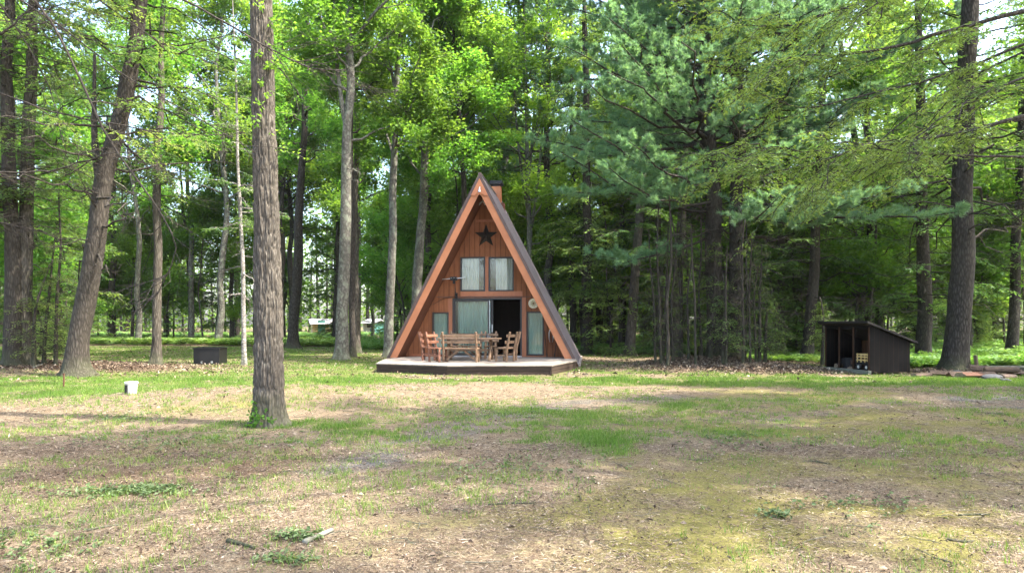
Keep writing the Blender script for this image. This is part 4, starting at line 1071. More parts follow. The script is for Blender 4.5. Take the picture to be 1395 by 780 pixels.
# ------------------------------------------------------------------ two far cabins on the left
M['whitewall'] = mat_plain('white clapboard', (0.40, 0.40, 0.38), 0.6); M['tanwall'] = mat_plain('tan clapboard', (0.48, 0.33, 0.18), 0.7)
M['tealwall'] = mat_plain('teal clapboard', (0.045, 0.14, 0.12), 0.6); M['greyroof'] = mat_plain('pale grey roofing', (0.17, 0.17, 0.18), 0.7)
def far_house(label, px, d, w, dp, hw_, hr, wall, rz, doorm):
    x = (px-CX)/F*d; o = thing('far_cabin', label, 'cabin', (x, d, float(hgt(x, d))), rz)
    g = Geo(); g.prism([(-w/2, 0, 0), (w/2, 0, 0), (w/2, 0, hw_), (-w/2, 0, hw_)], (0, dp, 0)); g.build('wall', M[wall], o)
    g = Geo(); g.prism([(-w/2-0.4, -0.5, hw_+0.02), (-w/2-0.4, dp/2, hw_+hr), (-w/2-0.4, dp+0.5, hw_+0.02), (-w/2-0.4, dp/2, hw_+hr+0.2)], (w+0.8, 0, 0)); g.add([(-w/2-.4, -.5, hw_), (w/2+.4, -.5, hw_), (w/2+.4, dp/2, hw_+hr+.2), (-w/2-.4, dp/2, hw_+hr+.2)], [[0, 1, 2, 3]]); g.build('roof', M['greyroof'], o)
    g = Geo(); g.box((-0.2*w, -0.03, 1.0), (0.95, 0.05, 2.0)); g.build('door', M[doorm], o)
    g = Geo(); g.box((0.2*w, -0.03, 1.4), (1.1, 0.05, 0.9)); f_ = g.build('window', M['white'], o)
    g = Geo(); g.box((0.2*w, -0.06, 1.4), (0.92, 0.02, 0.74)); g.build('pane', M['frame'], f_)
far_house('far white and tan cabin with a pale roof, seen through the trunks', 446, 92, 3.8, 4, 1.5, .5, 'tanwall', 0.35, 'tealwall')
far_house('far teal cabin with a pale roof, just beside the A-frame', 502, 94, 1.3, 4, 1.6, .4, 'tealwall', -0.2, 'whitewall')
SKY, SUN, EXPO = 0.15, 2.5, 3.0
HAZE = 0.00012
SIDE = [(-22, 14, 'tall_broadleaf'), (-19, 5, 'hemlock'), (-25, 24, 'hemlock'), (-29, 33, 'tall_broadleaf'), (19, 14, 'hemlock'), (16, 6, 'tall_broadleaf'), (24, 20, 'hemlock'), (26, 29, 'tall_broadleaf'), (22, 9, 'tall_broadleaf'), (28, 14, 'hemlock')]
FILL = [(-23, 53.5, 'tall_broadleaf'), (-18.5, 54.5, 'tall_broadleaf'), (-25, 61, 'tall_broadleaf'), (-21, 62.5, 'tall_broadleaf'), (-29, 53, 'tall_broadleaf'), (-16, 61.5, 'hemlock'), (5.0, 34.5, 'young_hemlock'), (6.2, 38, 'understory'), (9.2, 33.5, 'young_hemlock'), (10.8, 36, 'understory'), (12.6, 32.5, 'young_hemlock'), (14.4, 34.5, 'young_hemlock'), (17.2, 33, 'understory'), (15.8, 37, 'young_hemlock'), (20.5, 35, 'young_hemlock'), (-34, 58, 'tall_broadleaf'), (-27, 57.5, 'tall_broadleaf'), (-20, 59, 'tall_broadleaf'), (-30, 64, 'hemlock'), (-23, 66, 'tall_broadleaf'), (-15, 58, 'tall_broadleaf'), (-38, 50, 'tall_broadleaf'), (-31, 47, 'understory'), (-17, 66, 'tall_broadleaf'), (-41, 60, 'hemlock'), (-25, 38, 'hemlock'), (-28, 43, 'young_hemlock'), (-23.5, 34, 'young_hemlock'), (-21.5, 30, 'understory'), (-24.5, 30.5, 'hemlock')]
# ------------------------------------------------------------------ the trees one can tell apart
def px_tree(name, label, kind, path, wpx, H, seed, bark, d=None, group=None, cat='tree', **kw):
    """path: photo pixels from the foot upwards; wpx: trunk width in pixels above the flare"""
    rng = np.random.default_rng(seed)
    if d is None: x0, d = gpos(*path[0])
    else: x0 = (path[0][0]-CX)/F*d
    pts = [(0.0, 0.0, 0.0)]
    for px, py in path[1:]:
        pts.append((EYE+(HY-py)/F*d-float(hgt(x0, d)), (px-CX)/F*d-x0, 0.0))
    (za, xa, _), (zb_, xb, _) = pts[-2], pts[-1]
    pts.append((H, xb+(xb-xa)/(zb_-za)*(H-zb_)*0.4, rng.normal(0, 0.3)))
    g = Geo(); lf = Geo(); r0 = wpx*0.92/F*d/2
    at = trunk_mesh(g, pts, r0, H, kw.pop('seg', 18), kw.pop('flare', 0.35), kw.pop('taper', 0.8), 0.35, kw.pop('wob', 0.05), seed, kw.pop('roots', 0.5))
    leafm = {'broad': 'leaf', 'hemlock': 'hemlock', 'pine': 'pine'}.get(kind, 'leaf')
    bl = kw.pop('bare', None)
    if bl: bare_limbs(rng, g, at, *bl)
    fk = kw.pop('forks', None)
    if fk:
        for (px0, py0), (px1, py1), f in fk:
            z0 = EYE+(HY-py0)/F*d; p0, rr = at(z0); z1 = EYE+(HY-py1)/F*d
            p1 = np.array([(px1-CX)/F*d-x0, p0[1]+0.4, z1]); t = np.linspace(0, 1, 9)[:, None]
            P = p0+(p1-p0)*t + np.array([p1[0]-p0[0], 0, 0])*0.18*np.sin(t*math.pi)
            P2 = np.vstack([P, P[-1]+(P[-1]-P[-3])*np.array([[1.0], [2.0]])])
            g.tube(P2, rr*f*np.linspace(1, 0.3, len(P2)), 10)
    if kind == 'broad': kw['nleaf'] = int(kw.get('nleaf', 50)*1.5); kw.setdefault('leaf', 0.19); kw['cb'] = kw['cb']-2.0; crown_broad(rng, g, lf, at, H, **kw)
    elif kind == 'hemlock': kw['per'] = max(kw.get('per', 9), 13) if H > 8 else 11; kw.setdefault('leaf', 0.16); kw.setdefault('width', 0.062); crown_hemlock(rng, g, lf, at, H, **kw)
    elif kind == 'pine':
        bo = kw.pop('boughs', [])
        crown_pine(rng, g, lf, at, H, **kw)
        Ps = []
        for (qx, qy), (ex_, ey_), dd in bo:
            z0 = EYE+(HY-qy)/F*d; S = at(z0)[0]; e_ = np.array(ray_at(ex_, ey_, d+dd))-np.array([x0, d, float(hgt(x0, d))])
            t = np.linspace(0, 1, 8)[:, None]; Ps.append(S+(e_-S)*t+np.array([0, 0, -0.5])*np.sin(t*math.pi)+np.vstack([np.zeros((1, 3)), rng.normal(0, .06, (7, 3))]))
        if Ps:
            Ps = np.array(Ps); L = np.linalg.norm(Ps[:, -1]-Ps[:, 0], axis=1); g.tubes(Ps, (0.016+0.008*L)[:, None]*np.linspace(1, .2, 8)[None], 6)
            pine_boughs(rng, g, lf, Ps, L*0.8, 14, 11, 24, 0.6, 0.22, 0.17, 0.017)
    return finish_tree(name, label, cat, (x0, d), g, lf, bark, leafm, group)

# the big tree in the foreground: bark with real ridges
def main_tree():
    rng = np.random.default_rng(5); x0, d = gpos(367, 579)
    H = 23.0; g = Geo(); lf = Geo()
    seg = 150; z = np.concatenate([np.arange(-0.2, 7.6, 0.022), np.arange(7.6, H+0.1, 0.4)])
    dx = np.interp(z, [0, 2.0, 6.6, H], [0.0, -0.02, -0.13, -0.4]); 
    r = np.interp(z, [0, 0.9, 2.2, 4.5, 6.6, 12, H], [0.235, 0.217, 0.199, 0.175, 0.161, 0.115, 0.02]) + 0.085*np.exp(-np.clip(z, 0, 9)/0.16)
    a = np.arange(seg)*2*math.pi/seg; ca, sa = np.cos(a)[None], np.sin(a)[None]; zz = z[:, None]
    wav = 0.5*(noise3(ca*1.5, sa*1.5, zz*1.3, 31)-0.5)
    tz = (np.arctan2(sa, ca)+0*zz)
    def vein(k_, fz, seed, warp):
        n_ = noise3(ca*k_+wav*warp, sa*k_+wav*warp, zz*fz, seed); return np.clip(np.abs(2*n_-1)*2.6, 0, 1)
    n3 = noise3(ca*30, sa*30, zz*14, 34); n4 = noise3(ca*14, sa*14, zz*7, 37)
    plate = np.minimum(vein(5.5, 2.6, 32, 2.0), vein(8.5, 4.2, 33, 2.5))
    crack = np.clip(np.abs(2*noise3(ca*7, sa*7, zz*9, 38)-1)*3.2, 0, 1)
    disp = 0.046*(plate**0.55-0.75) + 0.010*(crack-0.7)*plate + 0.008*(n4-0.5) + 0.005*(n3-0.5)
    lob = 1+0.05*(noise3(ca*1.2, sa*1.2, zz*0.5, 35)-0.5)*2 + 0.45*np.exp(-np.clip(zz, 0, 9)/0.14)*(noise3(ca*1.7, sa*1.7, 0, 36)-0.35)
    rr = (r[:, None]*lob + disp*np.clip(r[:, None]/0.2, 0.3, 1))
    V = np.stack([dx[:, None]+rr*ca, rr*sa, np.broadcast_to(zz, rr.shape)], -1)
    i = np.arange(len(z)-1)[:, None]*seg; j = np.arange(seg)[None]; j2 = (j+1) % seg
    g.add(V.reshape(-1, 3), np.stack([i+j, i+j2, i+seg+j2, i+seg+j], -1).reshape(-1, 4))
    at = lambda h: (np.stack([np.interp(h, z, dx), 0*np.asarray(h, float), np.asarray(h, float)], -1), np.interp(h, z, r))
    crown_broad(rng, g, lf, at, H, 10.5, 4.3, 17, 5, 4, 40, 0.17, 0.45, 0.55)
    # small leafy shoots and ivy on the stem
    n = 26; h = np.concatenate([rng.uniform(4.2, 6.8, n)]); t = rng.uniform(-2.2, 0.6, n)
    S, r_ = at(h); D = np.stack([np.cos(t), np.sin(t), 0.2+0*t], 1); S = S + D*(r_[:, None]*0.95)
    P = grow(rng, S, D, rng.uniform(0.15, 0.5, n), 4, 0, 0.3, 0.3); g.tubes(P, np.full((n, 4), 0.004), 3)
    b = np.repeat(np.arange(n), 12); p, dd = on_poly(P, b, rng.random(len(b))); m = len(b)
    lf.leaves(p+rng.normal(0, .02, (m, 3)), rng.normal(0, 1, (m, 3)), np.array([0, 0, 1.])+rng.normal(0, .5, (m, 3)), rng.uniform(.05, .09, m), rng.uniform(.03, .05, m), rng.uniform(.6, 1, m))
    n = 90; t = rng.normal(-2.0, 0.5, n); h = np.abs(rng.normal(0, 0.16, n))+0.02
    S, r_ = at(h); fl = 0.02+0.095*np.exp(-h/0.16); O = np.stack([np.cos(t), np.sin(t), 0*t], 1)
    lf.leaves(S+O*(np.interp(h, z, r)+0.03)[:, None], rng.normal(0, 1, (n, 3))+np.array([0, 0, -.3]), O+rng.normal(0, .4, (n, 3)), rng.uniform(.045, .085, n), rng.uniform(.035, .06, n), rng.uniform(.1, .6, n))
    o = thing('oak_tree', 'tall foreground tree with coarse furrowed bark and ivy round its foot', 'tree', (x0, d, float(hgt(x0, d))))
    g.build('trunk', M['bark_main'], o, smooth=True); lf.build('crown', M['leaf'], o)
main_tree()

HB = dict(nb=105, npair=11, per=13, leaf=0.15, width=0.058, tint0=0.62)
px_tree('hemlock_tree', 'grey-brown hemlock trunk at the left edge, left of a close pair', 'hemlock', [(18, 502), (14, 300), (10, 0)], 21, 25, 1, 'bark_dark', z0=4.5, Lmax=4.2, bare=(3, 12, 26, 3.0), **HB)
px_tree('hemlock_tree', 'straight hemlock trunk rising close beside another at the left edge', 'hemlock', [(33, 500), (36, 300), (47, 0)], 20, 25, 2, 'bark_oak', z0=5.5, Lmax=4.0, bare=(3, 12, 22, 3.0), **HB)
px_tree('leaning_tree', 'thick dark tree leaning to the right with a mossy flared foot', 'hemlock', [(101, 512), (108, 450), (122, 370), (143, 250), (158, 180), (172, 110), (190, 0)], 28, 21, 3, 'bark_dark', roots=0.7, flare=0.5, taper=0.62, z0=6.5, Lmax=4.4, nb=70, npair=11, per=8, bare=(3.5, 10, 26, 4.0, 0.035), forks=[((141, 262), (118, 130), 0.55)])
px_tree('oak_tree', 'slim straight tree on the lawn left of the black fire box', 'broad', [(213, 497), (214, 400), (218, 200), (224, 0)], 12, 22, 4, 'bark_oak', cb=9, cr=2.8, nlimb=14, nleaf=40, bare=(4, 9, 12, 1.6), tint0=0.6)
px_tree('birch_sapling', 'very thin pale young tree on the lawn right of the fire box', 'hemlock', [(333, 497), (331, 400), (326, 250), (322, 100)], 5.5, 14, 5, 'bark_birch', z0=5, Lmax=1.8, nb=36, npair=8, per=7, bare=(2.5, 7, 14, 1.2), flare=0.25)
px_tree('oak_tree', 'dark tree behind the foreground trunk, leaning slightly right, at the lawn edge', 'broad', [(399, 474), (405, 360), (413, 200), (418, 60)], 15, 27, 6, 'bark_dark', cb=13, cr=3.6, nlimb=16, nleaf=45, bare=(5, 12, 14, 2.5), flare=0.55)
px_tree('grey_tree', 'pale grey tree forking high up, left of the cabin', 'broad', [(465, 490), (468, 380), (472, 250), (473, 175), (478, 60)], 18, 26, 7, 'bark_grey', cb=10.5, cr=3.8, nlimb=18, nleaf=55, forks=[((472, 180), (453, 20), 0.6)], bare=(4, 9, 6, 2.0), tint0=0.6, flare=0.28)
px_tree('oak_tree', 'slim dark trunk just right of the pale grey forked tree', 'broad', [(480, 486), (479, 360), (480, 150)], 8.5, 22, 8, 'bark_dark', cb=11, cr=2.4, nlimb=12, nleaf=35)
px_tree('grey_tree', 'slim grey trunk farther back, third of the cluster left of the cabin', 'broad', [(487, 481), (484, 380), (486, 200)], 9, 22, 9, 'bark_oak', cb=11, cr=2.6, nlimb=12, nleaf=35)
px_tree('grey_tree', 'tall slender grey tree standing close to the cabin roof foot', 'broad', [(529, 486), (534, 350), (538, 200), (543, 100), (549, 20)], 12.5, 25, 10, 'bark_grey', cb=9, cr=4.0, nlimb=20, nleaf=60, forks=[((540, 130), (524, 10), 0.55)], tint0=0.65, flare=0.25)
px_tree('grey_tree', 'grey leaning tree half hidden behind the left roof slope', 'broad', [(562, 478), (570, 350), (578, 220), (575, 100), (572, 20)], 15, 26, 11, 'bark_grey', d=37, cb=10, cr=4.6, nlimb=20, nleaf=60, tint0=0.7)
px_tree('oak_tree', 'dark trunk rising just above the left roof slope, behind a grey one', 'broad', [(584, 470), (582, 300), (586, 120)], 10, 25, 12, 'bark_dark', d=42, cb=9, cr=4.0, nlimb=18, nleaf=55, tint0=0.7)
px_tree('maple_tree', 'slender many-stemmed bright green tree behind the cabin chimney', 'broad', [(722, 470), (721, 300), (716, 120)], 8, 24, 13, 'bark_grey', d=40, cb=8, cr=4.4, nlimb=22, nleaf=60, tint0=0.8, forks=[((722, 330), (742, 110), 0.7), ((721, 300), (700, 100), 0.7), ((721, 260), (731, 60), 0.7)])
px_tree('maple_tree', 'bright green spreading tree behind the left roof slope and ridge', 'broad', [(640, 470), (634, 300), (622, 120)], 10, 23, 14, 'bark_dark', d=39, cb=7.5, cr=5.0, nlimb=24, nleaf=60, tint0=0.85, up=0.5)
# right of the cabin
px_tree('pine_tree', 'dark trunk nearest the right roof slope of the cabin', 'hemlock', [(800, 477), (801, 350), (798, 200)], 15, 25, 15, 'bark_dark', d=36, z0=3.0, Lmax=3.8, bare=(2, 11, 18, 3.0), **HB)
px_tree('pine_tree', 'dark trunk standing close behind the one nearest the right roof slope', 'hemlock', [(781, 472), (780, 300), (778, 150)], 10, 24, 16, 'bark_dark', d=41, z0=5, Lmax=3.4, nb=70, npair=10, per=8)
px_tree('hemlock_tree', 'trunk leaning right between the cabin and the double pine', 'hemlock', [(857, 479), (864, 380), (872, 280), (880, 150)], 14, 25, 17, 'bark_oak', d=34, z0=2.6, Lmax=3.4, bare=(3, 12, 20, 3.0), nb=70, npair=10, per=8)
px_tree('hemlock_tree', 'slim dark trunk left of the one leaning right, beyond the litter', 'hemlock', [(831, 470), (832, 300), (833, 150)], 9, 24, 18, 'bark_dark', d=44, z0=1.8, Lmax=3.4, nb=70, npair=10, per=8)
px_tree('hemlock_tree', 'mid-brown straight trunk among bare stems left of the double pine', 'hemlock', [(899, 478), (898, 340), (896, 200)], 9, 24, 19, 'bark_oak', d=36, z0=6, Lmax=2.8, bare=(2, 10, 24, 2.4), nb=60, npair=10, per=8)
px_tree('hemlock_tree', 'broad brown trunk directly left of the dead stems by the double pine', 'hemlock', [(920, 483), (926, 340), (935, 180)], 15, 26, 20, 'bark_oak', d=34, z0=8, Lmax=3.0, bare=(2, 11, 26, 2.6), nb=60, npair=10, per=8)
px_tree('pine_tree', 'large dark pine with long blue-green boughs over the cabin side, left of a pair', 'pine', [(978, 497), (974, 380), (968, 240), (962, 110), (958, 0)], 26, 27, 21, 'bark_dark', z0=8.2, Lmax=5.6, whorl=0.8, per=6, npair=10, ntuft=10, nneed=22, w=0.017, length=0.17, bare=(2.0, 8.0, 26, 3.4, 0.03), flare=0.3, boughs=[((966, 300), (765, 205), -2.5), ((965, 250), (778, 160), -3.0), ((966, 225), (770, 262), -2.0), ((962, 190), (800, 110), -3.5), ((960, 140), (770, 60), -2.5), ((958, 100), (830, 20), -4.0), ((966, 262), (860, 190), -4.5), ((970, 330), (800, 345), -1.5), ((966, 205), (730, 190), -0.5), ((960, 60), (760, -40), -1), ((963, 170), (850, 60), -5), ((960, 20), (850, -60), -4), ((966, 285), (830, 235), -4), ((968, 240), (1090, 190), -4), ((966, 180), (1070, 90), -3)])
px_tree('pine_tree', 'dark pine trunk close against the larger one on the litter mound', 'pine', [(998, 497), (1002, 380), (1006, 240), (1008, 100)], 21, 26, 22, 'bark_dark', z0=7.4, Lmax=4.6, whorl=0.9, per=5, npair=9, ntuft=9, nneed=20, w=0.017, length=0.17, bare=(2.0, 8.0, 26, 3.2, 0.03), flare=0.3, boughs=[((1004, 300), (1150, 280), -4), ((1006, 280), (1310, 285), -4.5), ((1006, 260), (1230, 262), -5), ((1006, 230), (1180, 120), -3), ((1008, 200), (1120, 40), -4), ((1004, 290), (1060, 270), -5), ((1008, 120), (1240, 60), -3), ((1008, 60), (1180, -20), -3)])
px_tree('hemlock_tree', 'dark trunk in the shade between the double pine and the wood shed', 'hemlock', [(1100, 486), (1106, 380), (1115, 250)], 15, 24, 23, 'bark_dark', d=31, z0=2.6, Lmax=4.4, bare=(2, 9, 26, 4.0), nb=95, npair=11, per=9, tint0=0.6)
px_tree('hemlock_tree', 'slim trunk right of the double pine, half veiled by hemlock twigs', 'hemlock', [(1065, 482), (1064, 330), (1060, 180)], 10, 24, 24, 'bark_oak', d=34, z0=2.4, Lmax=3.6, bare=(2, 9, 20, 3.0), **HB)
px_tree('hemlock_tree', 'massive brown trunk rising from the log heap beside the ferns', 'hemlock', [(1303, 504), (1306, 400), (1311, 280), (1318, 120), (1322, 0)], 31, 27, 25, 'bark_dark', z0=5.8, Lmax=4.8, nb=90, npair=11, per=8, bare=(4.6, 10, 34, 4.4, 0.035), roots=0.5, flare=0.32, taper=0.7)
px_tree('hemlock_tree', 'dark trunk among the ferns near the right edge', 'hemlock', [(1378, 482), (1384, 350), (1390, 200)], 14, 25, 26, 'bark_dark', d=34, z0=4.0, Lmax=3.8, bare=(3, 10, 28, 3.4), **HB)
px_tree('hemlock_tree', 'dense low-branched dark hemlock standing right behind the shed', 'hemlock', [(1258, 492), (1258, 400), (1256, 250)], 20, 22, 27, 'bark_dark', d=30, z0=1.6, Lmax=4.2, bare=(1.5, 8, 36, 3.8), nb=100, npair=11, per=9, tint0=0.55)
px_tree('hemlock_tree', 'hemlock with low drooping boughs behind the shed roof, left of the densest one', 'hemlock', [(1185, 480), (1185, 350), (1182, 200)], 12, 23, 28, 'bark_dark', d=36, z0=1.5, Lmax=4.2, nb=100, npair=11, per=9, tint0=0.6)
# young growth round the double pine and elsewhere
sap = 'dead thin stems round the double pine'
for i, (px, py, w, h_) in enumerate(((901, 499, 4, 6), (909, 501, 4.5, 7), (893, 497, 3, 5), (917, 499, 3.5, 6), (929, 497, 3.5, 6.5), (938, 499, 3, 4.5), (948, 501, 3, 5), (1012, 503, 4, 6), (1022, 500, 3, 4.5), (1030, 502, 3, 3.5), (957, 497, 3, 6), (989, 503, 3, 4))):
    px_tree('dead_sapling', 'thin bare stem standing in the litter round the double pine', None, [(px, py), (px+(-3+6*((i*37) % 10)/10), py-100)], w*0.75, h_, 200+i, 'bark_dark', group=sap, seg=8, bare=(0.5, h_*0.95, 26, 0.9, 0.006), roots=0, wob=0.10)
for i, (px, py, h_, lm, lb) in enumerate(((1042, 499, 2.3, 1.1, 'small green hemlock sapling at the foot of the double pine'), (968, 499, 4.6, 1.5, 'thin young hemlock growing against the larger pine trunk'), (1120, 498, 2.6, 1.0, 'leafy young tree reaching past the open corner of the shed'), (60, 500, 4.5, 1.4, 'young hemlock between the left edge trunks and the leaning tree'), (76, 498, 6.0, 1.5, 'taller thin young hemlock just left of the leaning tree'), (46, 503, 3.6, 1.3, 'low young hemlock beside the trunks at the left edge'), (985, 502, 3.2, 1.2, 'short dark hemlock sapling between the two big pine trunks'), (903, 497, 5.2, 1.5, 'feathery hemlock sapling at the cabin side of the litter mound'), (926, 496, 6.0, 1.5, 'tall feathery hemlock sapling among the bare stems by the litter mound'), (1014, 499, 5.0, 1.4, 'feathery hemlock sapling just right of the double pine trunks'), (1034, 498, 4.2, 1.4, 'feathery hemlock sapling on the shed side of the litter mound'))):
    px_tree('hemlock_sapling', lb, 'hemlock', [(px, py), (px+2, py-80)], 4, h_, 230+i, 'bark_dark', seg=8, z0=0.5, Lmax=lm, nb=34, npair=8, per=9, leaf=0.09, width=0.03, roots=0, tint0=0.75)

# ------------------------------------------------------------------ trees of the woods behind, copied from a few of each kind
def proto(kind, seed, H, r0, bark, **kw):
    rng = np.random.default_rng(seed); g = Geo(); lf = Geo()
    pts = [(0, 0, 0), (H*0.35, rng.normal(0, 0.25), rng.normal(0, 0.25)), (H*0.7, rng.normal(0, 0.5), rng.normal(0, 0.5)), (H, rng.normal(0, 0.7), rng.normal(0, 0.7))]
    at = trunk_mesh(g, pts, r0, H, 12, 0.35, 0.8, 0.6, 0.08, seed, 0.4)
    bl = kw.pop('bare', None)
    if bl: bare_limbs(rng, g, at, *bl)
    {'broad': crown_broad, 'hemlock': crown_hemlock, 'pine': crown_pine}[kind](rng, g, lf, at, H, **kw)
    return g, lf, bark, {'broad': 'leaf', 'hemlock': 'hemlock', 'pine': 'pine'}[kind]
PROTO = {
 'tall_broadleaf': [proto('broad', 301+i, 25+i, 0.20+0.03*i, ('bark_oak', 'bark_grey', 'bark_dark')[i], cb=6.0+i, cr=4.8, nlimb=20, nsub=5, ntw=4, nleaf=44, leaf=0.25, tint0=0.58+0.1*i, spread=0.34) for i in range(3)],
 'understory': [proto('broad', 321+i, 8+2.5*i, 0.06, 'bark_oak', cb=1.0+0.5*i, cr=3.1, nlimb=16, nsub=4, ntw=4, nleaf=52, leaf=0.21, tint0=0.75, spread=0.3) for i in range(3)],
 'hemlock': [proto('hemlock', 341+i, 20+2*i, 0.18, 'bark_dark', z0=1.2+1.3*i, Lmax=4.2, nb=125, npair=10, per=12, leaf=0.23, width=0.085, tint0=0.64+0.08*i, bare=(1.5, 8, 12, 2.6)) for i in range(3)],
 'young_hemlock': [proto('hemlock', 361+i, 4+2.5*i, 0.05, 'bark_dark', z0=0.3, Lmax=2.0+0.4*i, nb=70, npair=9, per=11, leaf=0.18, width=0.07, tint0=0.8) for i in range(3)],
 'bare_trunk': [proto('pine', 381+i, 27, 0.22, ('bark_dark', 'bark_oak')[i], z0=10, Lmax=4.2, whorl=0.9, per=5, npair=7, ntuft=6, nneed=14, w=0.034, length=0.22, bare=(3, 12, 14, 2.4)) for i in range(2)],
}
LAB = {
 'tall_broadleaf': ('broadleaf_tree', 'broadleaf tree with a high green crown deep in the woods behind the clearing', 'tree', 'broadleaf trees deep in the woods'),
 'understory': ('understory_tree', 'small bright green leafy tree growing under the taller trees of the woods', 'tree', 'small leafy trees in the woods'),
 'hemlock': ('hemlock_tree', 'dark green hemlock with low drooping boughs deep in the woods', 'tree', 'hemlocks deep in the woods'),
 'young_hemlock': ('young_hemlock', 'young green hemlock growing low among the trunks of the woods', 'tree', 'young hemlocks in the woods'),
 'bare_trunk': ('pine_tree', 'tall dark pine trunk bare to a high crown, deep in the woods', 'tree', 'bare pine trunks deep in the woods'),
}
MADE = {}
def place(kind, x, y, rz, s, rng):
    i = int(rng.integers(len(PROTO[kind]))); key = (kind, i); nm, lb, ct, gp = LAB[kind]
    if key not in MADE:
        g, lf, bark, leafm = PROTO[kind][i]
        o = thing(nm, lb, ct, group=gp); g.build('trunk', M[bark], o, smooth=True); lf.build('crown', M[leafm], o); MADE[key] = o
    else: o = copy_tree(MADE[key])
    o.location = (x, y, float(hgt(x, y))-0.05); o.rotation_euler = (rng.normal(0, 0.02), rng.normal(0, 0.02), rz); o.scale = (s, s, s*rng.uniform(0.95, 1.08))
rng = np.random.default_rng(1234)
spots = []
def edge_depth(x):      # where the woods begin behind the clearing
    return np.interp(x, [-60, -40, -34, -22, -11, -7, -2.5, 3.5, 6, 12, 20, 40, 60], [38, 44, 55, 56, 50, 44, 38, 37, 36, 34, 33, 36, 38])
tries = 0
def try_spots(count, y0, y1, pw, kinds, md0, mdk, tries=20000):
    n0 = len(spots)
    for _ in range(tries):
        if len(spots)-n0 >= count: break
        y = y0 + (y1-y0)*rng.random()**pw; x = (rng.random()*2-1)*(0.80*y+4)
        if y < edge_depth(x)+1: continue
        if abs(x) < 5 and y < 37: continue
        px = CX+F*x/y
        if (412 < px < 475 or 492 < px < 522) and y < 90 and rng.random() < .85: continue     # the gap towards the far cabins
        if any((x-a)**2+(y-b)**2 < (md0+mdk*y)**2 for a, b, _ in spots): continue
        wl = np.interp(px, [0, 330, 420, 740, 820, 1395], kinds[0]); u = rng.random(); acc = 0
        wts = [(k_, wl*f) for k_, f in kinds[1]] + [(k_, (1-wl)*f) for k_, f in kinds[2]]
        for k_, f in wts:
            acc += f
            if u <= acc: break
        spots.append((x, y, k_))
try_spots(62, 35, 80, 0.95, ([0.55, 0.55, 0.8, 0.8, 0.45, 0.45], [('tall_broadleaf', 1)], [('hemlock', .55), ('bare_trunk', .45)]), 2.8, 0.02)
try_spots(150, 34, 74, 1.15, ([0.5, 0.5, 0.8, 0.8, 0.45, 0.5], [('understory', 1)], [('young_hemlock', .55), ('hemlock', .15), ('understory', .30)]), 1.6, 0.012)
for x, y, kind in FILL: spots.append((x, y, kind))
for x, y, kind in spots: place(kind, x, y, rng.random()*6.28, rng.uniform(0.85, 1.15), rng)
# woods that close the clearing on both sides and throw their shade into it
for x, y, kind in SIDE: place(kind, x, y, rng.random()*6.28, rng.uniform(0.95, 1.1), rng)

def shade_tree():  # tree out of view, added only to shade the left foreground
    rng = np.random.default_rng(77); g = Geo(); lf = Geo(); H = 21
    at = trunk_mesh(g, straight((-0.5, -0.3), H), 0.2, H, 18, 0.35, 0.8, 0.35, 0.05, 7, 0.5)
    crown_broad(rng, g, lf, at, H, 9.2, 5.8, 20, 5, 5, 75, 0.12, 0.4, 0.6)
    finish_tree('oak_tree', 'unseen broadleaf tree added beside the near hemlock, its crown shading the foreground', 'tree', (8.6, 5.4), g, lf, 'bark_oak', 'leaf')
shade_tree()

# far wood beyond the last separate trees
g = Geo(); lf = Geo(); n = 230
y = rng.uniform(112, 150, n); x = rng.uniform(-1, 1, n)*0.85*y; h = rng.uniform(18, 27, n)
P = np.stack([np.stack([x, y, 0*x-0.5], 1), np.stack([x+rng.normal(0, .6, n), y, h], 1)], 1); g.tubes(P, np.stack([rng.uniform(0.15, 0.35, n), np.full(n, 0.05)], 1), 6)
m = 300; b = np.repeat(np.arange(n), m); zz = h[b]*(0.02+1.0*rng.random(n*m)); rad = 3.6*np.sqrt(rng.random(n*m)); an_ = rng.random(n*m)*6.28
p = np.stack([x[b]+rad*np.cos(an_), y[b]+rad*np.sin(an_), zz], 1)
lf.leaves(p, rng.normal(0, 1, (n*m, 3))*np.array([1, 1, .5]), np.array([0, 0, 1.])+rng.normal(0, .6, (n*m, 3)), rng.uniform(.5, 1.0, n*m), rng.uniform(.35, .6, n*m), np.clip(0.6+rng.normal(0, .15, n)[b]+rng.normal(0, .1, n*m), 0, 1))
o = thing('far_woods', 'far green woods closing the view behind the trees', 'woods', (0, 0, 0)); o['kind'] = 'stuff'
g.build('trunks', M['bark_dark'], o)['kind'] = 'stuff'; lf.build('foliage', M['leaf'], o)['kind'] = 'stuff'

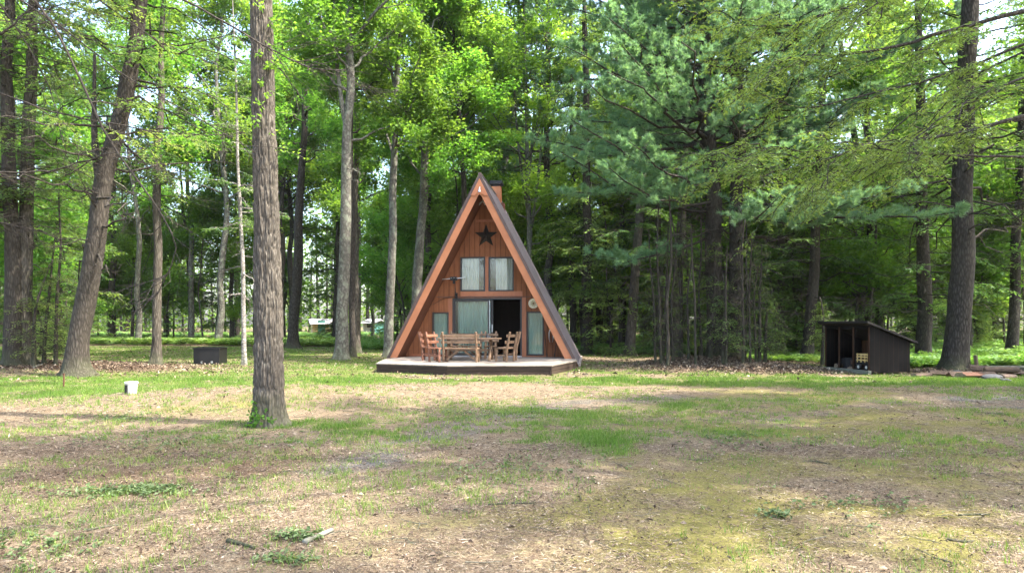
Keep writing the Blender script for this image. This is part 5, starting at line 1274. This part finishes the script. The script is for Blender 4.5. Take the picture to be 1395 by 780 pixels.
# ------------------------------------------------------------------ overhanging trees just outside the frame
def overhang(name, label, base, H, r0, boughs, seed, bark, sprays, leafm='hemlock', tint0=0.75, extra=None):
    rng = np.random.default_rng(seed); bx_, by_ = base; z0 = float(hgt(bx_, by_)); g = Geo(); lf = Geo()
    at = trunk_mesh(g, straight((0.3, 0.2), H), r0, H, 24, 0.35, 0.8, 0.35, 0.05, seed, 0.5)
    for bgh in boughs:
        P = np.array([ray_at(px, py, d) for px, py, d in bgh[0]])-np.array([bx_, by_, z0])
        h0 = P[0, 2]+bgh[3] if len(bgh) > 3 else P[0, 2]+0.4
        S = at(h0)[0]; P = np.vstack([S[None], P])
        t = np.linspace(0, 1, len(P)); tt = np.linspace(0, 1, 22)
        Q = np.stack([np.interp(tt, t, P[:, q]) for q in range(3)], 1)
        for _ in range(2): Q[1:-1] = (Q[:-2]+2*Q[1:-1]+Q[2:])/4
        Q += rng.normal(0, 0.018, Q.shape)*tt[:, None]
        g.tube(Q, bgh[1]*(1-0.86*tt)+0.003, 7)
        L = np.linalg.norm(np.diff(Q, axis=0), axis=1).sum()
        if bgh[2] == 'bare':
            bare_twigs(rng, g, Q[None], np.array([L]), 26, 0.26, 0.0055)
            continue
        # side boughs carrying the sprays
        nb = int(bgh[2]*0.72); t1 = rng.uniform(0.3, 1.0, nb); S1, D1 = on_poly(Q[None], np.zeros(nb, int), t1)
        lat = unit(np.cross(D1, np.array([0, 0, 1.0])))*rng.choice([-1, 1], nb)[:, None]
        D1 = unit(D1*0.8+lat*rng.uniform(0.3, 0.9, nb)[:, None]+np.stack([0*t1, 0*t1, rng.normal(-0.12, 0.16, nb)], 1))
        L1 = rng.uniform(0.5, 1.5, nb)
        P1 = grow(rng, S1, D1, L1, 8, 0, 0.15, 0.22)
        g.tubes(P1, 0.010*np.linspace(1, 0.25, 8)[None]*np.ones((nb, 1)), 4)
        needle_fans(rng, g, lf, P1, L1, 11, 40, 0.052, 0.020, tint0, 0.25, 0.05, 0.30, 0.0022)
        bare_twigs(rng, g, P1[:nb//3], L1[:nb//3], 3, 0.4, 0.0025)
    if extra: extra(rng, g, lf, at)
    o = thing(name, label, 'tree', (bx_, by_, z0)); g.build('trunk', M[bark], o, smooth=True)
    if lf.n: lf.build('crown', M[leafm], o)
    return o
DR = 8.6
overhang('hemlock_tree', 'near hemlock whose sunlit boughs hang into the picture above the shed', (8.8, 9.0), 19, 0.24, [
    ([(1420, 8, DR), (1340, 30, DR), (1230, 60, DR), (1150, 75, DR-.1), (1100, 74, DR-.2)], 0.036, 16),
    ([(1420, 150, DR-.3), (1300, 185, DR-.3), (1180, 200, DR-.4), (1060, 238, DR-.5), (1000, 215, DR-.5)], 0.028, 22),
    ([(1420, 160, DR+.6), (1330, 172, DR+.7), (1240, 190, DR+.8), (1120, 208, DR+.8), (1030, 200, DR+.8)], 0.020, 20),
    ([(1420, 214, DR-.8), (1330, 214, DR-.9), (1230, 208, DR-1.0), (1150, 190, DR-1.0)], 0.016, 8),
    ([(1420, 50, DR+1.2), (1300, 100, DR+1.4), (1180, 130, DR+1.6), (1090, 150, DR+1.7), (1020, 120, DR+1.8)], 0.024, 22),
    ([(1400, -60, DR+1.0), (1280, -30, DR+1.2), (1150, 10, DR+1.4), (1070, 40, DR+1.5), (1000, 30, DR+1.6)], 0.026, 24),
    ([(1420, -90, DR-.5), (1330, -60, DR-.6), (1240, -30, DR-.7), (1180, 5, DR-.7)], 0.022, 16),
    ([(1420, 95, DR-1.2), (1360, 120, DR-1.3), (1290, 150, DR-1.4), (1220, 215, DR-1.5)], 0.014, 9),
    ([(1420, 60, DR+2.2), (1330, 100, DR+2.4), (1250, 150, DR+2.6), (1160, 220, DR+2.7), (1090, 260, DR+2.8)], 0.018, 18),
  ], 501, 'bark_dark', 1, tint0=0.95, extra=lambda rng, g, lf, at: crown_hemlock(rng, g, lf, at, 19, 9.5, 2.6, 40, 9, 8, 0.11, 0.036, 0.55))
DL = 8.8
overhang('hemlock_tree', 'near hemlock whose long bare boughs curve across the upper left corner', (-8.6, 8.6), 19, 0.22, [
    ([(-20, 60, DL), (10, 40, DL), (45, 8, DL), (70, -30, DL)], 0.018, 'bare'),
    ([(-20, -60, DL), (60, 5, DL), (105, 100, DL), (150, 200, DL), (215, 280, DL), (243, 330, DL), (225, 395, DL), (190, 425, DL)], 0.017, 'bare'),
    ([(-20, -30, DL+.6), (90, 40, DL+.7), (170, 105, DL+.8), (270, 160, DL+.9), (350, 210, DL+1)], 0.013, 'bare'),
    ([(-20, -140, DL+.4), (120, -60, DL+.6), (260, 5, DL+.8), (340, 50, DL+1), (400, 90, DL+1.1), (470, 95, DL+1.3)], 0.022, 'bare'),
    ([(-20, 235, DL+.3), (60, 235, DL+.4), (130, 215, DL+.5), (200, 205, DL+.6)], 0.012, 'bare'),
    ([(-20, 120, DL+.9), (60, 150, DL+1), (150, 170, DL+1.2), (260, 185, DL+1.3), (330, 180, DL+1.4)], 0.014, 6),
    ([(-20, 300, DL+1.2), (40, 310, DL+1.3), (100, 330, DL+1.4)], 0.010, 'bare'),
    ([(-20, -100, DL+1.5), (110, -20, DL+1.6), (220, 60, DL+1.8), (300, 90, DL+2)], 0.016, 9),
    ([(-20, -20, DL+1.3), (40, 60, DL+1.4), (80, 150, DL+1.5), (90, 240, DL+1.6)], 0.012, 'bare'),
  ], 502, 'bark_dark', 1, tint0=0.85, extra=lambda rng, g, lf, at: crown_hemlock(rng, g, lf, at, 19, 8.5, 3.2, 50, 9, 8, 0.11, 0.036, 0.55))

# ------------------------------------------------------------------ ferns
def fern_bed(name, pts, hgt_, seed, nf=7, npair=9):
    rng = np.random.default_rng(seed); lf = Geo(); n = len(pts)
    x, y = pts[:, 0], pts[:, 1]; S = np.stack([x, y, hgt(x, y)], 1)
    b = np.repeat(np.arange(n), nf); az = rng.random(len(b))*6.28; el = rng.uniform(0.75, 1.25, len(b))
    D = np.stack([np.cos(az)*np.cos(el), np.sin(az)*np.cos(el), np.sin(el)], 1)
    L = hgt_*rng.uniform(0.75, 1.35, len(b))
    P = grow(rng, S[b], D, L, 7, 0, 0.1, 0.45)
    bb = np.repeat(np.arange(len(b)), npair*2); t = np.tile(np.repeat((np.arange(npair)+1.2)/(npair+1.2), 2), len(b)); sg = np.tile([1, -1], len(b)*npair)
    p, d = on_poly(P, bb, t); lat = unit(np.cross(d, np.array([0, 0, 1.])))*sg[:, None]
    ll = L[bb]*0.32*np.sin(np.clip(1.1-t, 0.05, 1)*2.2)*rng.uniform(.8, 1.2, len(bb))
    tt = np.clip(0.5+rng.normal(0, .17, n)[b][bb]+rng.normal(0, .08, len(bb))+0.15*t, 0, 1)
    lf.leaves(p, lat+d*0.3, np.cross(lat, d)*(-sg[:, None])*-1+np.array([0, 0, .3]), ll, ll*0.34, tt, 0.04)
    o = lf.build(name, M['fern']); return o
def strip(px0, px1, dn0, dn1, depth, n, seed):
    rng = np.random.default_rng(seed); px = rng.uniform(px0, px1, n); d = np.interp(px, [px0, px1], [dn0, dn1])+depth*rng.random(n)+(fbm(px/40, px*0, 1, 2, 3)-.5)*1.5
    return np.stack([(px-CX)/F*d, d], 1)
o = fern_bed('ferns', strip(1190, 1460, 24.6, 24.4, 9.0, 1000, 1), 0.55, 1); tag(o, 'pale green waist-high ferns growing behind the shed and big trunk', 'ferns', kind='stuff')
o = fern_bed('ferns', strip(1010, 1190, 29.0, 26.5, 6.0, 260, 2), 0.42, 2); tag(o, 'thin green ferns between the double pine and the shed', 'ferns', kind='stuff')
o = fern_bed('ferns', strip(60, 462, 50, 47, 9.0, 1100, 3), 0.75, 3, 6, 6); tag(o, 'bright green fern strip along the far edge of the lawn', 'ferns', kind='stuff')
o = fern_bed('ferns', strip(462, 560, 42, 40, 8.0, 260, 4), 0.6, 4, 6, 6); tag(o, 'bright green ferns before the far cabins, left of the A-frame', 'ferns', kind='stuff')
o = fern_bed('ferns', strip(795, 930, 36, 34, 7.0, 320, 5), 0.45, 5, 6, 6); tag(o, 'low green ferns under the trunks right of the cabin', 'ferns', kind='stuff')

rng = np.random.default_rng(909); n = 5200
y = 33+62*rng.random(n)**1.1; x = (rng.random(n)*2-1)*(0.8*y+3); k_ = (y > edge_depth(x)-1.5)&(fbm(x, y, 6, 2, 61) > 0.40)&~((np.abs(x+0.6) < 5)&(y < 33.5))
o = fern_bed('undergrowth', np.stack([x[k_], y[k_]], 1), 0.8, 6, 5, 5); tag(o, 'low green undergrowth covering the floor of the woods', 'undergrowth', kind='stuff')

# ------------------------------------------------------------------ grass blades, weeds, dead leaves, twigs
def wedge(rng, n, y0, y1, pw=2.0):
    u = rng.random(n); y = (y0**pw+(y1**pw-y0**pw)*u)**(1/pw); x = (rng.random(n)*2-1)*(0.78*y+0.6); return x, y
DECKC = HO-HV*1.5
def free(x, y):
    k_ = ~((np.abs((x-HO[0])*HU[0]+(y-HO[1])*HU[1]) < 3.3) & ((x-HO[0])*HV[0]+(y-HO[1])*HV[1] > -3.9) & ((x-HO[0])*HV[0]+(y-HO[1])*HV[1] < 6))
    q = (x-SA[0])*math.cos(PH)+(y-SA[1])*math.sin(PH); w_ = -(x-SA[0])*math.sin(PH)+(y-SA[1])*math.cos(PH)
    return k_ & ~((q > -0.1) & (q < 1.6) & (w_ > -0.05) & (w_ < 2.1))
def grass_blades(seed, n, y0, y1, hh, ww, pw, thr=0.22):
    rng = np.random.default_rng(seed); x, y = wedge(rng, n, y0, y1, pw); m_ = masks(x, y)['grass']
    m_ = m_*(0.35+1.1*sstep(0.38, 0.6, fbm(x, y, 0.35, 2, 71)))
    keep = (rng.random(n) < np.clip((m_-thr*0.4)*1.25, 0, 1)) & free(x, y); x, y, m_ = x[keep], y[keep], m_[keep]; n = len(x)
    S = np.stack([x, y, hgt(x, y)-0.005], 1)
    A = np.stack([rng.normal(0, .38, n), rng.normal(0, .38, n), np.ones(n)], 1); B = np.stack([rng.normal(0, 1, n), rng.normal(0, 1, n), 0*x], 1)
    L = hh*rng.uniform(.45, 1.3, n)*(0.5+0.6*m_)
    tt = np.clip(0.42+0.28*(fbm(x, y, 1.5, 2, 91)-.5)*2+rng.normal(0, .16, n), 0, 1)
    g.blades(S, A, B, L, ww, tt)
g = Geo()
grass_blades(1, 150000, 4.0, 11, 0.085, 0.0075, 1.6)
grass_blades(2, 260000, 9, 20, 0.075, 0.011, 1.7)
grass_blades(3, 260000, 18, 48, 0.07, 0.022, 1.7)
def tufts(seed, n, y0, y1, hh, ww, per, pw, need):
    rng = np.random.default_rng(seed); x, y = wedge(rng, n, y0, y1, pw); mk_ = masks(x, y)
    f_ = fbm(x, y, 2.2, 3, 131)
    k_ = (rng.random(n) < sstep(need, need+0.16, f_)*(1-mk_['duff_shade']))&free(x, y); x, y = x[k_], y[k_]; n = len(x)
    b = np.repeat(np.arange(n), per); m_ = len(b); r_ = rng.uniform(.02, .07, n)[b]
    xx, yy = x[b]+rng.normal(0, 1, m_)*r_, y[b]+rng.normal(0, 1, m_)*r_
    A = np.stack([rng.normal(0, .42, m_), rng.normal(0, .42, m_), np.ones(m_)], 1); B = np.stack([rng.normal(0, 1, m_), rng.normal(0, 1, m_), 0*xx], 1)
    g.blades(np.stack([xx, yy, hgt(xx, yy)-.005], 1), A, B, hh*rng.uniform(.4, 1.3, m_)*rng.uniform(.6, 1.3, n)[b], ww, np.clip(rng.normal(.62, .14, n)[b]+rng.normal(0, .1, m_), 0, 1))
tufts(11, 4600, 3.8, 10, .07, .0065, 16, 1.7, .47); tufts(12, 9000, 9, 20, .07, .010, 14, 1.7, .40)
o = g.build('grass', M['grass']); tag(o, 'short patchy green grass over the clearing', 'grass', kind='stuff')

rng = np.random.default_rng(8)
g = Geo()
WP = [((160, 672), 0.34, 0.10, 110), ((205, 668), 0.16, 0.08, 90), ((180, 570), 0.5, 0.3, 90), ((660, 565), 0.8, 0.5, 160), ((240, 602), 0.9, 0.35, 150), ((1055, 704), 0.06, 0.05, 24), ((405, 732), 0.09, 0.06, 50), ((1010, 600), 0.5, 0.4, 120), ((1170, 690), 0.4, 0.2, 50), ((390, 765), 0.10, 0.05, 30), ((30, 745), 0.3, 0.2, 80), ((700, 640), 0.5, 0.4, 90)]
for (px, py), sx, sy, n in WP:
    cx_, cy_ = gpos(px, py); x = cx_+rng.normal(0, sx, n); y = cy_+rng.normal(0, sy, n)
    b = np.repeat(np.arange(n), 4); m_ = len(b); p = np.stack([x[b]+rng.normal(0, .012, m_), y[b]+rng.normal(0, .012, m_), hgt(x[b], y[b])+rng.uniform(.01, .05, m_)], 1)
    g.leaves(p, rng.normal(0, 1, (m_, 3))*np.array([1, 1, .3]), np.array([0, 0, 1.])+rng.normal(0, .35, (m_, 3)), rng.uniform(.025, .055, m_), rng.uniform(.018, .035, m_), rng.uniform(0, 1, m_), .15)
o = g.build('weeds', M['weed']); tag(o, 'low creeping broad-leaved weeds scattered over the bare ground', 'weeds', kind='stuff')

def flakes(g, seed, n, y0, y1, s0, s1, pw, dens=None, xr=None):
    rng = np.random.default_rng(seed); x, y = wedge(rng, n, y0, y1, pw); mk_ = masks(x, y)
    keep = (rng.random(n) < np.clip(0.95-0.8*mk_['grass']-0.5*mk_['moss']-0.35*mk_['gravel']+0.4*mk_['duff_shade'], 0.06, 1)*(0.35+0.9*sstep(.35, .62, fbm(x, y, 0.8, 3, 17)))) & free(x, y)
    x, y = x[keep], y[keep]; dk = mk_['duff_shade'][keep]; n = len(x)
    s = np.clip(s0*np.exp(rng.normal(0.35, 0.5, n)), s0*.5, s1*1.6)
    p = np.stack([x, y, hgt(x, y)+rng.uniform(.0, .012, n)+0.015*dk*rng.random(n)], 1)
    A = np.stack([rng.normal(0, 1, n), rng.normal(0, 1, n), rng.normal(0, .28, n)], 1); N = np.array([0, 0, 1.])+rng.normal(0, .38, (n, 3))
    tt = np.clip(rng.beta(2.2, 2.5, n)*.92-0.28*dk*rng.random(n)+0.2*(fbm(x, y, 1.7, 2, 57)-.5), 0, 1)
    g.leaves(p, A, N, s, s*rng.uniform(.25, .7, n), tt, rng.choice([.22, -.12]))
g = Geo()
flakes(g, 1, 110000, 3.8, 9, .010, .036, 1.5); flakes(g, 2, 90000, 8, 20, .016, .05, 1.7); flakes(g, 3, 60000, 18, 45, .05, .12, 1.7)
# deeper litter on the two mounds
rng = np.random.default_rng(31)
for cx_, cy_, sx, sy, n in ((7.5, 25.0, 1.7, 1.4, 9000), (8.7, 22.9, 1.3, 0.7, 4500), (-17.2, 24.2, 3.6, 1.6, 9000), (16, 22.7, 2.4, .7, 3000)):
    x = rng.normal(cx_, sx, n); y = rng.normal(cy_, sy, n); k_ = free(x, y); x, y = x[k_], y[k_]; n = len(x)
    g.leaves(np.stack([x, y, hgt(x, y)+rng.uniform(0, .05, n)], 1), np.stack([rng.normal(0, 1, n), rng.normal(0, 1, n), rng.normal(0, .4, n)], 1), np.array([0, 0, 1.])+rng.normal(0, .5, (n, 3)), rng.uniform(.05, .13, n), rng.uniform(.03, .06, n), np.clip(rng.beta(1.6, 2.6, n), 0, 1), .2)
def needles(seed, n, y0, y1, ln, wd, pw):
    rng = np.random.default_rng(seed); x, y = wedge(rng, n, y0, y1, pw); mk_ = masks(x, y)
    k_ = (rng.random(n) < np.clip(.95-.7*mk_['grass']-.4*mk_['moss'], .05, 1)*(0.25+1.0*sstep(.4, .6, fbm(x, y, .5, 3, 19))))&free(x, y); x, y = x[k_], y[k_]; n = len(x)
    az = rng.random(n)*6.28; A = np.stack([np.cos(az), np.sin(az), rng.normal(0, .12, n)], 1); B = np.stack([-np.sin(az), np.cos(az), rng.normal(0, .5, n)], 1)
    g.blades(np.stack([x, y, hgt(x, y)+rng.uniform(.003, .014, n)], 1), A, B, ln*rng.uniform(.5, 1.4, n), wd, np.clip(rng.beta(2, 2.6, n), 0, 1))
needles(71, 140000, 3.8, 9, .07, .0035, 1.5); needles(72, 110000, 8, 18, .09, .006, 1.6)
o = g.build('leaf_litter', M['litter']); tag(o, 'dry brown and tan leaf litter over the bare ground', 'leaf litter', kind='stuff')

g = Geo(); rng = np.random.default_rng(63); n = 900
x, y = wedge(rng, n, 4, 22, 1.6); k_ = free(x, y); x, y = x[k_], y[k_]; n = len(x)
az = rng.random(n)*6.28; L = rng.uniform(.08, .38, n)*np.clip(y/9, .8, 1.6)
S = np.stack([x, y, hgt(x, y)+.008], 1); D = np.stack([np.cos(az), np.sin(az), rng.normal(0, .05, n)], 1)
P = grow(rng, S, D, L, 5, 0, .25); P[..., 2] = hgt(P[..., 0], P[..., 1])+.008+np.abs(rng.normal(0, .008, P.shape[:2]))
g.tubes(P, (rng.uniform(.002, .006, n))[:, None]*np.linspace(1, .5, 5)[None], 4)
o = g.build('twig_litter', M['twig']); tag(o, 'small fallen twigs strewn over the bare ground', 'twigs', kind='stuff')

def stick(name, label, a, b, r, mat, bend=0.02, side=0):
    p0 = np.array([*gpos(*a), 0]); p1 = np.array([*gpos(*b), 0]); t = np.linspace(0, 1, 9)[:, None]
    P = p0+(p1-p0)*t+np.array([0, 1., 0])*bend*np.sin(t*math.pi)
    P[:, 2] = hgt(P[:, 0], P[:, 1])+r*0.8; c_ = P[0].copy(); P -= c_
    g = Geo(); rr = r*np.linspace(1, .65, 9)*np.random.default_rng(int(a[0])).uniform(.85, 1.15, 9); g.tube(P, rr, 9)
    if side: g.tube([P[4], P[4]+(P[6]-P[3])*0.5+np.array([.02, .06, .02])], [r*.6, r*.2], 6)
    o = g.build(name, M[mat], smooth=True); o.location = c_; return tag(o, label, 'stick', 'fallen sticks')
stick('fallen_stick', 'thick dark brown stick lying left of the pale split branch', (310, 738), (346, 748), .017, 'bark_dark', .01)
stick('fallen_stick', 'pale barkless branch piece lying on a clump of weeds', (415, 741), (453, 724), .022, 'bark_birch', .0)
stick('fallen_stick', 'long thin dark stick on bare ground near the bottom middle', (665, 688), (728, 686), .010, 'bark_dark', .02, 1)
stick('fallen_stick', 'curved grey twig among shaded litter by the bright weeds', (118, 723), (165, 715), .009, 'twig', .03)
stick('fallen_stick', 'forked dark stick on bare ground in the lower right', (1290, 735), (1327, 737), .010, 'bark_dark', -.04, 1)
stick('fallen_stick', 'short dark stick lying above the forked one, before the yellow moss', (1306, 702), (1348, 701), .009, 'bark_dark', .01)
stick('fallen_stick', 'short dark stick on the mossy ground right of the grass patch', (1104, 628), (1131, 632), .010, 'bark_dark', .0)
stick('fallen_stick', 'pale bent twig at the edge of the grass patch', (669, 646), (687, 636), .007, 'bark_birch', .02)
stick('fallen_stick', 'thin dark stick in the shade below the big foreground trunk', (238, 661), (268, 659), .008, 'bark_dark', .02)
stick('fallen_stick', 'whitish branch leaning in the litter left of the leaning tree', (46, 504), (62, 494), .035, 'bark_birch', .1)

if HAZE:
    g = Geo(); g.box((0, 120, 17.5), (502, 362, 39)); hz = g.build('haze', None); tag(hz, 'faint pale summer haze hanging between the far trees', 'haze', kind='stuff')
    k = NT('haze air'); pv = k.n('ShaderNodeVolumePrincipled'); pv.inputs['Color'].default_value = (0.93, 0.97, 1.0, 1); pv.inputs['Density'].default_value = HAZE; pv.inputs['Anisotropy'].default_value = 0.3
    k.l(pv.outputs[0], k.out.inputs['Volume']); hz.data.materials[0] = k.m

# ------------------------------------------------------------------ light, sky, camera
w = bpy.data.worlds.new('World'); scene.world = w; w.use_nodes = True
nt = w.node_tree; nt.nodes.clear()
sky = nt.nodes.new('ShaderNodeTexSky'); sky.sky_type = 'NISHITA'; sky.sun_disc = False
el = math.asin(SUN_DIR[2]); az = math.atan2(SUN_DIR[0], SUN_DIR[1])
sky.sun_elevation = el; sky.sun_rotation = az; sky.dust_density = 4.0; sky.air_density = 1.0; sky.ozone_density = 1.0
bg = nt.nodes.new('ShaderNodeBackground'); bg.inputs['Strength'].default_value = SKY
wo = nt.nodes.new('ShaderNodeOutputWorld'); nt.links.new(sky.outputs[0], bg.inputs[0]); nt.links.new(bg.outputs[0], wo.inputs[0])
sd = bpy.data.lights.new('sun', 'SUN'); sd.energy = SUN; sd.angle = R(0.55); sd.color = (1.0, 0.94, 0.84)
so = bpy.data.objects.new('sun', sd); col.objects.link(so)
from mathutils import Vector
so.rotation_euler = Vector(SUN_DIR).to_track_quat('Z', 'Y').to_euler(); so.location = (0, 0, 60)
cd = bpy.data.cameras.new('camera'); cd.lens = 24; cd.sensor_width = 36; cd.shift_y = 50/1395; cd.clip_end = 3000; cd.clip_start = 0.05
co_ = bpy.data.objects.new('camera', cd); col.objects.link(co_); co_.location = (0, 0, EYE); co_.rotation_euler = (R(90), 0, 0)
scene.camera = co_
scene.view_settings.view_transform = 'Standard'; scene.view_settings.look = 'None'; scene.view_settings.gamma = 1; scene.view_settings.use_curve_mapping = False
scene.view_settings.exposure = EXPO
c_ = scene.cycles
scene.render.engine = 'CYCLES'
c_.max_bounces = 10; c_.diffuse_bounces = 7; c_.glossy_bounces = 3; c_.transmission_bounces = 8; c_.transparent_max_bounces = 8
c_.use_denoising = True; c_.caustics_reflective = False; c_.caustics_refractive = False; c_.sample_clamp_indirect = 6
try: c_.denoiser = 'OPENIMAGEDENOISE'; c_.denoising_input_passes = 'RGB_ALBEDO_NORMAL'
except Exception: pass
